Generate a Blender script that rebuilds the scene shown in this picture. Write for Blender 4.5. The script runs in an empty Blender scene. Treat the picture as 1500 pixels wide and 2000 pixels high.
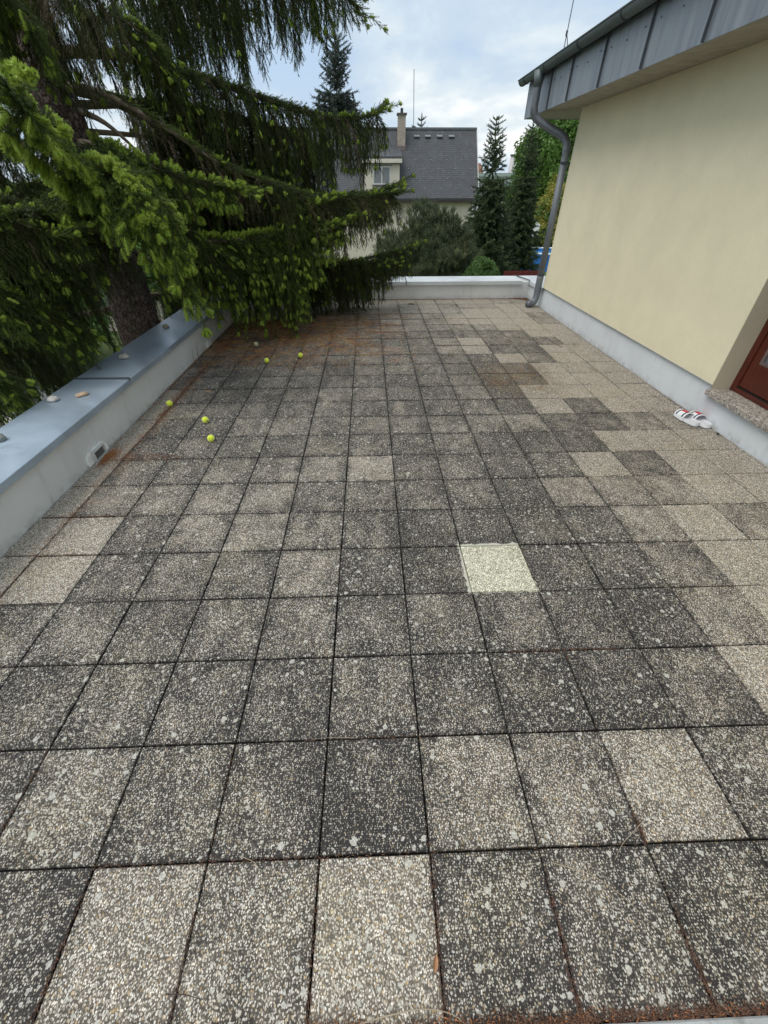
import bpy, bmesh, math, random
import numpy as np
from mathutils import Vector, Matrix, Quaternion, noise as mnoise

random.seed(7); rng = np.random.default_rng(7)
S = bpy.context.scene
COL = S.collection
R = math.radians

# ------------------------------------------------------------------ camera
cam_d = bpy.data.cameras.new('camera'); cam = bpy.data.objects.new('camera', cam_d); COL.objects.link(cam)
S.camera = cam
cam_d.sensor_fit = 'VERTICAL'; cam_d.sensor_height = 24.0; cam_d.lens = 24.0*791.33/2000
cam_d.clip_start = 0.03; cam_d.clip_end = 2000
_p, _y, _r = .67658, -.0313, -.0018
_f = Vector((-math.sin(_y)*math.cos(_p), math.cos(_y)*math.cos(_p), -math.sin(_p)))
_rt = Vector((math.cos(_y), math.sin(_y), 0)); _up = _rt.cross(_f)
_r2 = math.cos(_r)*_rt+math.sin(_r)*_up; _u2 = -math.sin(_r)*_rt+math.cos(_r)*_up
m = Matrix.Identity(4)
for k in range(3):
    m[k][0] = _r2[k]; m[k][1] = _u2[k]; m[k][2] = -_f[k]
m[0][3], m[1][3], m[2][3] = .2246, -.368, 1.8881
cam.matrix_world = m
S.render.resolution_x = 768; S.render.resolution_y = 1024

# ------------------------------------------------------------------ light
SUN_EL, SUN_AZ = R(62), R(243)      # azimuth clockwise from +Y
W = bpy.data.worlds.new('World'); S.world = W; W.use_nodes = True
nt = W.node_tree; nt.nodes.clear()
def N(t, ty, **kw):
    n = t.nodes.new(ty)
    for k, v in kw.items(): setattr(n, k, v)
    return n
out = N(nt, 'ShaderNodeOutputWorld'); bg = N(nt, 'ShaderNodeBackground'); bg.inputs['Strength'].default_value = 0.1
sky = N(nt, 'ShaderNodeTexSky', sky_type='NISHITA', sun_disc=False)
sky.sun_elevation = SUN_EL; sky.sun_rotation = SUN_AZ
tc = N(nt, 'ShaderNodeTexCoord'); sx = N(nt, 'ShaderNodeSeparateXYZ')
nt.links.new(tc.outputs['Generated'], sx.inputs[0])
def MATH(t, op, a, b=None, c=None, clamp=False):
    n = N(t, 'ShaderNodeMath', operation=op, use_clamp=clamp)
    for i, v in enumerate((a, b, c)):
        if v is None: continue
        if isinstance(v, (int, float)): n.inputs[i].default_value = v
        else: t.links.new(v, n.inputs[i])
    return n.outputs[0]
def MIX(t, fac, a, b, blend='MIX'):
    n = N(t, 'ShaderNodeMix', data_type='RGBA', blend_type=blend)
    for i, v in ((0, fac), (6, a), (7, b)):
        if isinstance(v, (int, float)): n.inputs[i].default_value = v
        elif isinstance(v, (tuple, list)): n.inputs[i].default_value = (*v[:3], 1)
        else: t.links.new(v, n.inputs[i])
    return n.outputs[2]
def SMOOTH(t, v, lo, hi, a=0.0, b=1.0):
    n = N(t, 'ShaderNodeMapRange', interpolation_type='SMOOTHSTEP')
    for i, x in enumerate((v, lo, hi, a, b)):
        if isinstance(x, (int, float)): n.inputs[i].default_value = x
        else: t.links.new(x, n.inputs[i])
    return n.outputs[0]
def NOISE(t, vec, scale, detail=4, rough=.55, dist=0.0, out=0):
    n = N(t, 'ShaderNodeTexNoise'); n.inputs['Scale'].default_value = scale
    n.inputs['Detail'].default_value = detail; n.inputs['Roughness'].default_value = rough
    n.inputs['Distortion'].default_value = dist
    if vec is not None: t.links.new(vec, n.inputs['Vector'])
    return n.outputs[out]
def VMUL(t, vec, s):
    n = N(t, 'ShaderNodeVectorMath', operation='MULTIPLY'); t.links.new(vec, n.inputs[0]); n.inputs[1].default_value = s
    return n.outputs[0]
def RAMP(t, fac, stops):
    n = N(t, 'ShaderNodeValToRGB'); r = n.color_ramp
    while len(r.elements) < len(stops): r.elements.new(.5)
    for e, (p, c) in zip(r.elements, stops): e.position = p; e.color = (*c, 1)
    t.links.new(fac, n.inputs[0]); return n.outputs[0]
zz = MATH(nt, 'ADD', MATH(nt, 'MAXIMUM', sx.outputs[2], 0), .28)
cv = N(nt, 'ShaderNodeCombineXYZ')
nt.links.new(MATH(nt, 'DIVIDE', sx.outputs[0], zz), cv.inputs[0]); nt.links.new(MATH(nt, 'DIVIDE', sx.outputs[1], zz), cv.inputs[1])
cv.inputs[2].default_value = 3.7
n1 = NOISE(nt, cv.outputs[0], 1.25, 7, .52, .35)
n2 = NOISE(nt, cv.outputs[0], 3.1, 5, .55, .2)
cl = MATH(nt, 'ADD', MATH(nt, 'MULTIPLY', n1, .68), MATH(nt, 'MULTIPLY', n2, .32))
ccol = RAMP(nt, cl, [(.38, (2.9, 3.7, 4.7)), (.46, (3.4, 4.1, 4.8)), (.53, (4.3, 4.8, 5.1)), (.61, (6.0, 6.1, 6.0))])
open_ = SMOOTH(nt, n1, .40, .30)
wc = MIX(nt, MATH(nt, 'MULTIPLY', open_, .2), ccol, sky.outputs[0])
nt.links.new(wc, bg.inputs['Color']); nt.links.new(bg.outputs[0], out.inputs[0])
sun_d = bpy.data.lights.new('sun', 'SUN'); sun_d.energy = 1.25; sun_d.angle = R(45); sun_d.color = (1, .96, .9)
sun = bpy.data.objects.new('sun', sun_d); COL.objects.link(sun)
sd = Vector((math.sin(SUN_AZ)*math.cos(SUN_EL), math.cos(SUN_AZ)*math.cos(SUN_EL), math.sin(SUN_EL)))
sun.rotation_euler = sd.to_track_quat('Z', 'Y').to_euler(); sun.location = (-10, -10, 20)
S.view_settings.view_transform = 'Standard'; S.view_settings.look = 'None'
S.view_settings.exposure = 0.88; S.view_settings.gamma = 1.0; S.view_settings.use_curve_mapping = False
S.render.engine = 'CYCLES'

# ------------------------------------------------------------------ helpers
def link(o, parent=None):
    COL.objects.link(o)
    if parent is not None: o.parent = parent
    return o
def props(o, label=None, cat=None, group=None, kind=None):
    if label: o['label'] = label
    if cat: o['category'] = cat
    if group: o['group'] = group
    if kind: o['kind'] = kind
    return o
def empty(name, loc=(0, 0, 0), rz=0.0):
    o = bpy.data.objects.new(name, None); o.location = loc; o.rotation_euler = (0, 0, rz); o.empty_display_size = .2
    return link(o)
class MB:
    def __init__(s): s.v = []; s.f = []; s.mi = []
    def add(s, vs, fs, mi=0):
        b = len(s.v); s.v += [tuple(v) for v in vs]
        for f in fs: s.f.append(tuple(b+i for i in f)); s.mi.append(mi)
    def box(s, x0, x1, y0, y1, z0, z1, mi=0):
        s.add([(x0,y0,z0),(x1,y0,z0),(x1,y1,z0),(x0,y1,z0),(x0,y0,z1),(x1,y0,z1),(x1,y1,z1),(x0,y1,z1)],
              [(0,3,2,1),(4,5,6,7),(0,1,5,4),(1,2,6,5),(2,3,7,6),(3,0,4,7)], mi)
    def prism(s, poly, axis, a, b, mi=0):
        n = len(poly)
        def P(u, v, w):
            return {0:(w,u,v), 1:(u,w,v), 2:(u,v,w)}[axis]
        vs = [P(u, v, a) for u, v in poly]+[P(u, v, b) for u, v in poly]
        s.add(vs, [tuple(range(n))[::-1], tuple(range(n, 2*n))]+[(i,(i+1)%n,n+(i+1)%n,n+i) for i in range(n)], mi)
    def tube(s, pts, rad, n=10, cap=True, mi=0):
        pts = [Vector(p) for p in pts]; rads = rad if hasattr(rad, '__len__') else [rad]*len(pts)
        up = Vector((0, 0, 1)); prev = None; vs = []
        for i, p in enumerate(pts):
            t = (pts[min(i+1, len(pts)-1)]-pts[max(i-1, 0)]).normalized()
            if prev is None:
                a = t.cross(up)
                if a.length < 1e-3: a = t.cross(Vector((1, 0, 0)))
                a.normalize()
            else: a = (prev-t*prev.dot(t)).normalized()
            prev = a; b = t.cross(a)
            for k in range(n):
                an = 2*math.pi*k/n; vs.append(p+(a*math.cos(an)+b*math.sin(an))*rads[i])
        fs = []
        for i in range(len(pts)-1):
            for k in range(n): fs.append((i*n+k, i*n+(k+1)%n, (i+1)*n+(k+1)%n, (i+1)*n+k))
        if cap: fs += [tuple(range(n))[::-1], tuple(range((len(pts)-1)*n, len(pts)*n))]
        s.add(vs, fs, mi)
    def build(s, name, mats, parent=None, smooth=False, loc=None, bevel=0):
        me = bpy.data.meshes.new(name); me.from_pydata(s.v, [], s.f)
        for mt in (mats if isinstance(mats, (list, tuple)) else [mats]): me.materials.append(mt)
        if any(s.mi): me.polygons.foreach_set('material_index', s.mi)
        bm = bmesh.new(); bm.from_mesh(me); bmesh.ops.recalc_face_normals(bm, faces=bm.faces)
        if bevel: bmesh.ops.bevel(bm, geom=list(bm.edges), offset=bevel, segments=1, affect='EDGES', profile=.5)
        bm.to_mesh(me); bm.free()
        if smooth: me.polygons.foreach_set('use_smooth', [True]*len(me.polygons))
        o = bpy.data.objects.new(name, me)
        if loc is not None: o.location = loc
        return link(o, parent)
def smooth_path(pts, n=6):
    pts = [Vector(p) for p in pts]; P = [pts[0]*2-pts[1]]+pts+[pts[-1]*2-pts[-2]]; r = []
    for i in range(1, len(P)-2):
        for k in range(n):
            t = k/n; a, b, c, d = P[i-1], P[i], P[i+1], P[i+2]
            r.append(.5*((2*b)+(c-a)*t+(2*a-5*b+4*c-d)*t*t+(3*b-a-3*c+d)*t**3))
    r.append(pts[-1]); return r

# ------------------------------------------------------------------ materials
def mat(name):
    m_ = bpy.data.materials.new(name); m_.use_nodes = True; t = m_.node_tree; t.nodes.clear()
    o = N(t, 'ShaderNodeOutputMaterial'); b = N(t, 'ShaderNodeBsdfPrincipled'); t.links.new(b.outputs[0], o.inputs[0])
    return m_, t, b, o
def setin(t, b, name, v):
    if isinstance(v, (int, float)): b.inputs[name].default_value = v
    elif isinstance(v, (tuple, list)): b.inputs[name].default_value = (*v[:3], 1)
    else: t.links.new(v, b.inputs[name])
def bump(t, b, h, strength=.3, dist=.01):
    n = N(t, 'ShaderNodeBump'); n.inputs['Strength'].default_value = strength; n.inputs['Distance'].default_value = dist
    t.links.new(h, n.inputs['Height']); t.links.new(n.outputs[0], b.inputs['Normal'])
def pos(t): return N(t, 'ShaderNodeNewGeometry').outputs['Position']
def objc(t): return N(t, 'ShaderNodeTexCoord').outputs['Object']
def simple(name, col, rough=.7, metal=0, var=.15, scale=8, bmp=0, bscale=60, dirt=None, spec=.5):
    m_, t, b, o = mat(name); p = objc(t)
    n = NOISE(t, p, scale, 5, .6)
    c2 = tuple(min(1, c*(1+var)) for c in col); c1 = tuple(c*(1-var) for c in col)
    c = RAMP(t, n, [(.3, c1), (.7, c2)])
    if dirt:
        k = SMOOTH(t, NOISE(t, p, dirt[2], 6, .65, .5), dirt[3], dirt[3]+.18)
        c = MIX(t, MATH(t, 'MULTIPLY', k, dirt[1]), c, dirt[0])
    setin(t, b, 'Base Color', c); b.inputs['Roughness'].default_value = rough; b.inputs['Metallic'].default_value = metal
    b.inputs['Specular IOR Level'].default_value = spec
    if bmp: bump(t, b, NOISE(t, p, bscale, 4, .6), bmp, .004)
    return m_

def paving(name, special=False):
    m_, t, b, o = mat(name); p = pos(t)
    at = N(t, 'ShaderNodeAttribute', attribute_type='OBJECT', attribute_name='tone')
    ag = N(t, 'ShaderNodeAttribute', attribute_type='GEOMETRY', attribute_name='tone_m')
    tone = MATH(t, 'ADD', at.outputs['Fac'], ag.outputs['Fac'])
    st = VMUL(t, p, (1.0, .35, 1))     # streaks running along the terrace (water flow)
    nA = NOISE(t, p, 1.7, 4, .6, .3); nB = NOISE(t, p, 9, 5, .65, .4); nC = NOISE(t, st, 6, 4, .6, .6)
    tv = MATH(t, 'ADD', tone, MATH(t, 'MULTIPLY', MATH(t, 'SUBTRACT', nB, .5), .75))
    tv = MATH(t, 'ADD', tv, MATH(t, 'MULTIPLY', MATH(t, 'SUBTRACT', nA, .5), .7))
    tv = MATH(t, 'ADD', tv, MATH(t, 'MULTIPLY', MATH(t, 'SUBTRACT', nC, .5), .7), clamp=True)
    # grime gathered along the joints
    gx_ = N(t, 'ShaderNodeSeparateXYZ'); t.links.new(p, gx_.inputs[0])
    def edge(o_): 
        q = MATH(t, 'ABSOLUTE', MATH(t, 'SUBTRACT', MATH(t, 'FRACT', MATH(t, 'DIVIDE', MATH(t, 'ADD', o_, 40.0), .4)), .5))
        return MATH(t, 'MULTIPLY', MATH(t, 'SUBTRACT', .5, q), .4)
    ed_ = MATH(t, 'MINIMUM', edge(gx_.outputs[0]), edge(gx_.outputs[1]))
    ed_ = MATH(t, 'ADD', ed_, MATH(t, 'MULTIPLY', MATH(t, 'SUBTRACT', nB, .5), .07))
    far_right = SMOOTH(t, gx_.outputs[0], 1.6, 2.6, 1.0, .35)
    if not special:
        tv = MATH(t, 'SUBTRACT', tv, MATH(t, 'MULTIPLY', SMOOTH(t, ed_, .05, .0, 0, .17), far_right), clamp=True)
        tv = MATH(t, 'ADD', tv, MATH(t, 'MULTIPLY', SMOOTH(t, ed_, .04, .15), .04), clamp=True)
    crack = MATH(t, 'MULTIPLY', SMOOTH(t, MATH(t, 'SUBTRACT', ed_, MATH(t, 'MULTIPLY', MATH(t, 'SUBTRACT', nB, .5), .055)), .0065, .0035), MATH(t, 'MULTIPLY', far_right, .6))
    # pebbles
    jit = N(t, 'ShaderNodeVectorMath', operation='ADD'); t.links.new(p, jit.inputs[0])
    nv = N(t, 'ShaderNodeTexNoise'); nv.inputs['Scale'].default_value = 90; t.links.new(p, nv.inputs['Vector'])
    nvs = VMUL(t, nv.outputs['Color'], (.006, .006, 0)); t.links.new(nvs, jit.inputs[1])
    sq = VMUL(t, jit.outputs[0], (1.15, .85, 0))
    v = N(t, 'ShaderNodeTexVoronoi', feature='F1', voronoi_dimensions='2D'); v.inputs['Scale'].default_value = 160; t.links.new(sq, v.inputs['Vector'])
    sc = N(t, 'ShaderNodeSeparateColor'); t.links.new(v.outputs['Color'], sc.inputs[0])
    size = MATH(t, 'ADD', MATH(t, 'MULTIPLY_ADD', sc.outputs[0], .24, .29), MATH(t, 'MULTIPLY', tv, .12))
    pm = SMOOTH(t, v.outputs['Distance'], size, MATH(t, 'SUBTRACT', size, .1))
    cover = SMOOTH(t, tv, 0.0, .75, .48, -.1)
    vis = SMOOTH(t, sc.outputs[1], cover, MATH(t, 'ADD', cover, .12))
    pm = MATH(t, 'MULTIPLY', pm, vis)
    v2 = N(t, 'ShaderNodeTexVoronoi', feature='F1', voronoi_dimensions='2D'); v2.inputs['Scale'].default_value = 230; t.links.new(jit.outputs[0], v2.inputs['Vector'])
    sc2 = N(t, 'ShaderNodeSeparateColor'); t.links.new(v2.outputs['Color'], sc2.inputs[0])
    grit = MATH(t, 'MULTIPLY', SMOOTH(t, v2.outputs['Distance'], .42, .22), SMOOTH(t, sc2.outputs[0], .55, .7))
    if special:
        peb = RAMP(t, sc.outputs[2], [(0, (.36,.34,.25)), (.3, (.62,.60,.47)), (.6, (.76,.74,.60)), (1, (.84,.82,.70))])
        mtx = RAMP(t, nB, [(.3, (.13,.12,.08)), (.7, (.30,.28,.20))])
    else:
        peb = RAMP(t, sc.outputs[2], [(0, (.13,.125,.118)), (.22, (.27,.25,.215)), (.42, (.40,.365,.315)), (.68, (.56,.53,.475)), (1, (.74,.72,.68))])
        peb = MIX(t, MATH(t, 'MULTIPLY', MATH(t, 'GREATER_THAN', sc.outputs[0], .93), .7), peb, (.38, .27, .13))
        warm = SMOOTH(t, tv, .45, 1.0)
        mtx = MIX(t, SMOOTH(t, tv, .05, 1.0), (.030, .0285, .029), (.150, .132, .108))
        mtx = MIX(t, MATH(t, 'MULTIPLY', grit, .55), mtx, MIX(t, tv, (.12,.12,.11), (.36,.33,.27)))
        dull = SMOOTH(t, tv, 0, .7, .45, 0.0)
        peb = MIX(t, dull, peb, (.17, .165, .15))
    c = MIX(t, pm, mtx, peb)
    sp1 = RAMP(t, NOISE(t, p, 38, 5, .7), [(.32, (.62,.62,.62)), (.5, (1,1,1)), (.68, (1.45,1.42,1.36))])
    c = MIX(t, .8, c, sp1, 'MULTIPLY')
    # lichen rosettes
    lv = N(t, 'ShaderNodeTexVoronoi', feature='F1', voronoi_dimensions='2D'); lv.inputs['Scale'].default_value = 15
    lw = N(t, 'ShaderNodeVectorMath', operation='ADD'); t.links.new(p, lw.inputs[0])
    t.links.new(VMUL(t, nv.outputs['Color'], (.02, .02, 0)), lw.inputs[1]); t.links.new(lw.outputs[0], lv.inputs['Vector'])
    ls = N(t, 'ShaderNodeSeparateColor'); t.links.new(lv.outputs['Color'], ls.inputs[0])
    lsize = MATH(t, 'MULTIPLY_ADD', MATH(t, 'POWER', ls.outputs[0], 3), .15, .06)
    zone = SMOOTH(t, NOISE(t, p, 1.1, 3), .34, .54, .80, .25)
    sxx = N(t, 'ShaderNodeSeparateXYZ'); t.links.new(p, sxx.inputs[0])
    zone = MATH(t, 'MAXIMUM', zone, SMOOTH(t, sxx.outputs[0], 1.6, 2.6))
    lv2 = N(t, 'ShaderNodeTexVoronoi', feature='F1', voronoi_dimensions='2D'); lv2.inputs['Scale'].default_value = 31; t.links.new(lw.outputs[0], lv2.inputs['Vector'])
    ls2 = N(t, 'ShaderNodeSeparateColor'); t.links.new(lv2.outputs['Color'], ls2.inputs[0])
    z2 = MATH(t, 'ADD', zone, SMOOTH(t, NOISE(t, p, 5, 3), .42, .6, .12, -.22))
    s2_ = MATH(t, 'MULTIPLY_ADD', ls2.outputs[0], .12, .10)
    lm2 = MATH(t, 'MULTIPLY', SMOOTH(t, lv2.outputs['Distance'], s2_, MATH(t, 'SUBTRACT', s2_, .06)), MATH(t, 'GREATER_THAN', ls2.outputs[1], MATH(t, 'ADD', z2, .12)))
    lm = MATH(t, 'MULTIPLY', SMOOTH(t, lv.outputs['Distance'], lsize, MATH(t, 'SUBTRACT', lsize, .03)), MATH(t, 'GREATER_THAN', ls.outputs[1], MATH(t, 'ADD', zone, .18)))
    lm = MATH(t, 'MAXIMUM', lm, lm2)
    if not special: c = MIX(t, MATH(t, 'MULTIPLY', lm, .85), c, RAMP(t, NOISE(t, p, 160, 2), [(.35, (.36,.36,.33)), (.65, (.62,.62,.58))]))
    # green-olive tint and brown moss stains
    c = MIX(t, MATH(t, 'MULTIPLY', SMOOTH(t, NOISE(t, p, 2.3, 3), .5, .68), .16), c, MIX(t, 1.0, c, (.95, .93, .66), 'MULTIPLY'))
    if not special:
        # rust-coloured algae along the left edge and under the spruce
        ed = MATH(t, 'MULTIPLY', SMOOTH(t, MATH(t, 'ABSOLUTE', MATH(t, 'ADD', sxx.outputs[0], 2.0)), .16, .02), SMOOTH(t, sxx.outputs[1], .6, 3.0, .25, 1.0))
        ed2 = MATH(t, 'MULTIPLY', SMOOTH(t, sxx.outputs[1], 4.6, 5.8), SMOOTH(t, sxx.outputs[0], .6, -.8))
        sm = MATH(t, 'MULTIPLY', MATH(t, 'MAXIMUM', ed, ed2), SMOOTH(t, nB, .42, .66))
        c = MIX(t, MATH(t, 'MULTIPLY', sm, .42), c, (.25, .135, .07))
        br = MATH(t, 'MULTIPLY', MATH(t, 'MULTIPLY', SMOOTH(t, sxx.outputs[0], 1.5, 1.75), SMOOTH(t, sxx.outputs[0], 2.7, 2.3)),
                  MATH(t, 'MULTIPLY', SMOOTH(t, sxx.outputs[1], 3.8, 4.5), SMOOTH(t, sxx.outputs[1], 5.4, 4.9)))
        c = MIX(t, MATH(t, 'MULTIPLY', MATH(t, 'MULTIPLY', br, SMOOTH(t, nB, .38, .6)), .6), c, (.12, .075, .035))
    if not special: c = MIX(t, 1.0, c, (1.0, .965, .925), 'MULTIPLY')
    if not special: c = MIX(t, crack, c, (.022, .019, .016))
    if not special:   # cement slurry spilt around the newer slab
        bx = MATH(t, 'SUBTRACT', MATH(t, 'MAXIMUM', MATH(t, 'ABSOLUTE', MATH(t, 'SUBTRACT', gx_.outputs[0], .99)), MATH(t, 'ABSOLUTE', MATH(t, 'SUBTRACT', gx_.outputs[1], 1.405))), .2)
        spill = SMOOTH(t, MATH(t, 'ADD', bx, MATH(t, 'MULTIPLY', MATH(t, 'SUBTRACT', NOISE(t, p, 22, 4, .6), .5), .055)), .016, .006)
        c = MIX(t, MATH(t, 'MULTIPLY', spill, .8), c, (.56, .55, .46))
    setin(t, b, 'Base Color', c); b.inputs['Roughness'].default_value = .86; b.inputs['Specular IOR Level'].default_value = .3
    hh = MATH(t, 'ADD', MATH(t, 'MULTIPLY', pm, 1.0), MATH(t, 'MULTIPLY', grit, .35))
    bump(t, b, hh, .55, .0025)
    return m_
M = {}
M['slab'] = paving('washed_aggregate'); M['slab_new'] = paving('clean_aggregate', True)
M['bed'] = simple('dark_joint_soil', (.018, .014, .011), .95, bmp=.5)
def plaster(name, col, scale=130, dark=(.0,.0,.0), streak=0.0, bmp=.5):
    m_, t, b, o = mat(name); p = pos(t)
    n1_ = NOISE(t, p, 2.2, 4, .6); n2_ = NOISE(t, p, 26, 4, .6)
    c = RAMP(t, n1_, [(.3, tuple(x*.94 for x in col)), (.7, tuple(min(1, x*1.04) for x in col))])
    c = MIX(t, MATH(t, 'MULTIPLY', SMOOTH(t, n2_, .62, .72), .22), c, tuple(x*.72 for x in col))
    vs = SMOOTH(t, NOISE(t, VMUL(t, p, (70, 70, 22)), 1.0, 3, .6), .64, .72)
    c = MIX(t, MATH(t, 'MULTIPLY', vs, .30), c, tuple(x*.66 for x in col))
    hi = SMOOTH(t, NOISE(t, VMUL(t, p, (55, 55, 14)), 1.0, 3, .6), .66, .74)
    c = MIX(t, MATH(t, 'MULTIPLY', hi, .25), c, tuple(min(1, x*1.25) for x in col))
    if streak:
        sp = VMUL(t, p, (5, 5, .6)); k = SMOOTH(t, NOISE(t, sp, 2.2, 5, .6, .3), .5, .72)
        c = MIX(t, MATH(t, 'MULTIPLY', k, streak), c, tuple(x*.62 for x in col))
    setin(t, b, 'Base Color', c); b.inputs['Roughness'].default_value = .9; b.inputs['Specular IOR Level'].default_value = .25
    g = N(t, 'ShaderNodeTexVoronoi', feature='F1'); g.inputs['Scale'].default_value = scale
    t.links.new(VMUL(t, p, (1, 1, .55)), g.inputs['Vector'])
    h = MATH(t, 'ADD', MATH(t, 'MULTIPLY', g.outputs['Distance'], .6), MATH(t, 'MULTIPLY', n2_, 1.2))
    bump(t, b, h, bmp, .004)
    return m_
M['yellow'] = plaster('yellow_render', (.83, .755, .54), 110, bmp=.42)
M['reveal'] = plaster('shaded_reveal_render', (.52, .45, .33), 110, bmp=.5)  # door reveal: wall render with its shade put into a darker colour
M['house_wall'] = plaster('cream_render', (.68, .61, .50), 60, streak=.18, bmp=.2)
def membrane(name, col):
    m_, t, b, o = mat(name); p = pos(t); sxx = N(t, 'ShaderNodeSeparateXYZ'); t.links.new(p, sxx.inputs[0])
    c = RAMP(t, NOISE(t, p, 1.6, 4, .6, .2), [(.3, tuple(x*.9 for x in col)), (.7, tuple(x*1.05 for x in col))])
    low = MATH(t, 'MULTIPLY', SMOOTH(t, sxx.outputs[2], .10, 0.0), SMOOTH(t, NOISE(t, p, 9, 6, .7, .4), .42, .62))
    c = MIX(t, MATH(t, 'MULTIPLY', low, .4), c, (.30, .28, .23))
    spk = SMOOTH(t, NOISE(t, p, 22, 3, .5), .72, .76)
    c = MIX(t, MATH(t, 'MULTIPLY', spk, .4), c, (.25, .25, .24))
    stn = SMOOTH(t, NOISE(t, VMUL(t, p, (3, 3, .5)), 2.5, 5, .6, .4), .55, .75)
    c = MIX(t, MATH(t, 'MULTIPLY', stn, .22), c, (.32, .31, .29))
    setin(t, b, 'Base Color', c); b.inputs['Roughness'].default_value = .55; b.inputs['Specular IOR Level'].default_value = .35
    bump(t, b, NOISE(t, p, 3, 3), .15, .01); return m_
M['skirt'] = membrane('grey_blue_membrane', (.70, .73, .75)); M['parapet'] = membrane('pale_grey_membrane', (.68, .685, .675))
def zinc(name, base, light, rough=.42, metal=.75, streak=False):
    m_, t, b, o = mat(name); p = pos(t)
    q = VMUL(t, p, (6, 6, .7)) if streak else p
    a = NOISE(t, q, 1.6, 6, .62, .5); c = RAMP(t, a, [(.32, base), (.68, light)])
    w = SMOOTH(t, NOISE(t, p, 14, 5, .65, 1.2), .66, .74)
    c = MIX(t, MATH(t, 'MULTIPLY', w, .5), c, tuple(min(1, x*1.5) for x in light))
    d = SMOOTH(t, NOISE(t, p, 3.3, 5, .6, .8), .62, .76)
    c = MIX(t, MATH(t, 'MULTIPLY', d, .55), c, tuple(x*.5 for x in base))
    setin(t, b, 'Base Color', c); b.inputs['Metallic'].default_value = metal
    setin(t, b, 'Roughness', SMOOTH(t, a, .3, .7, rough-.06, rough+.12))
    bump(t, b, NOISE(t, p, 4, 3), .35, .012); return m_
M['coping'] = zinc('weathered_zinc_coping', (.36, .44, .53), (.50, .60, .71), .4, .55)
M['coping_back'] = zinc('pale_metal_coping', (.55, .58, .60), (.72, .75, .77), .45, .35)
M['fascia'] = zinc('zinc_fascia', (.20, .22, .25), (.36, .39, .42), .5, .55, streak=True)
M['gutter'] = zinc('old_zinc_gutter', (.10, .125, .125), (.17, .20, .20), .5, .4)
M['pipe'] = zinc('grey_zinc_downpipe', (.14, .15, .17), (.21, .225, .245), .45, .4)
M['seam'] = simple('dark_seam', (.08, .09, .10), .5, .4)
M['soffit'] = simple('soffit_board', (.36, .33, .27), .8)
M['door'] = simple('red_brown_lacquered_wood', (.085, .016, .009), .28, var=.2, scale=5)
M['door_dark'] = simple('dark_gasket', (.012, .008, .008), .5)
M['glass_dark'] = simple('dark_glass', (.16, .17, .19), .12)
M['curtain'] = simple('grey_curtain', (.30, .30, .30), .9)
def terrazzo():
    m_, t, b, o = mat('terrazzo_sill'); p = pos(t)
    v = N(t, 'ShaderNodeTexVoronoi'); v.inputs['Scale'].default_value = 95; t.links.new(p, v.inputs['Vector'])
    sc = N(t, 'ShaderNodeSeparateColor'); t.links.new(v.outputs['Color'], sc.inputs[0])
    c = RAMP(t, sc.outputs[0], [(0, (.09,.08,.075)), (.3, (.24,.2,.17)), (.6, (.36,.33,.28)), (1, (.55,.5,.44))])
    setin(t, b, 'Base Color', c); b.inputs['Roughness'].default_value = .7; bump(t, b, v.outputs['Distance'], .3, .003); return m_
M['sill'] = terrazzo(); M['edge'] = simple('concrete_edge', (.36, .37, .37), .8, bmp=.3, dirt=((.15,.15,.14), .6, 12, .5))
def bark():
    m_, t, b, o = mat('spruce_bark'); p = pos(t)
    q = VMUL(t, p, (1, 1, .55))
    v = N(t, 'ShaderNodeTexVoronoi', feature='DISTANCE_TO_EDGE'); v.inputs['Scale'].default_value = 26
    dd = N(t, 'ShaderNodeVectorMath', operation='ADD'); t.links.new(q, dd.inputs[0])
    nn = N(t, 'ShaderNodeTexNoise'); nn.inputs['Scale'].default_value = 9; t.links.new(q, nn.inputs['Vector'])
    t.links.new(VMUL(t, nn.outputs['Color'], (.08, .08, .08)), dd.inputs[1]); t.links.new(dd.outputs[0], v.inputs['Vector'])
    n_ = NOISE(t, p, 12, 5, .6)
    c = RAMP(t, n_, [(.3, (.085, .058, .050)), (.55, (.17, .122, .108)), (.75, (.28, .22, .195))])
    c = MIX(t, SMOOTH(t, v.outputs['Distance'], .10, .0), c, (.022, .015, .013))
    c = MIX(t, MATH(t, 'MULTIPLY', SMOOTH(t, NOISE(t, p, 4, 4), .56, .68), .4), c, (.13, .14, .09))
    setin(t, b, 'Base Color', c); b.inputs['Roughness'].default_value = .95
    bump(t, b, MATH(t, 'ADD', SMOOTH(t, v.outputs['Distance'], 0, .2), n_), .9, .02); return m_
M['bark'] = bark(); M['branch'] = simple('spruce_branch_bark', (.19, .15, .11), .95, var=.35, scale=30, bmp=.6)
M['twig_wood'] = simple('spruce_twig_bark', (.085, .058, .032), .95, var=.3, scale=40)
def leaf(name, c1, c2, rough=.55, trans=.25, spec=.35):
    m_, t, b, o = mat(name)
    oi = N(t, 'ShaderNodeObjectInfo'); n_ = NOISE(t, pos(t), 3.0, 2)
    f = MATH(t, 'ADD', MATH(t, 'MULTIPLY', oi.outputs['Random'], .6), MATH(t, 'MULTIPLY', n_, .4))
    c = RAMP(t, f, [(.1, c1), (.9, c2)])
    setin(t, b, 'Base Color', c); b.inputs['Roughness'].default_value = rough; b.inputs['Specular IOR Level'].default_value = spec
    tr = N(t, 'ShaderNodeBsdfTranslucent'); t.links.new(c, tr.inputs[0])
    mx = N(t, 'ShaderNodeMixShader'); mx.inputs[0].default_value = trans
    t.links.new(b.outputs[0], mx.inputs[1]); t.links.new(tr.outputs[0], mx.inputs[2]); t.links.new(mx.outputs[0], o.inputs[0])
    return m_
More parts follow.
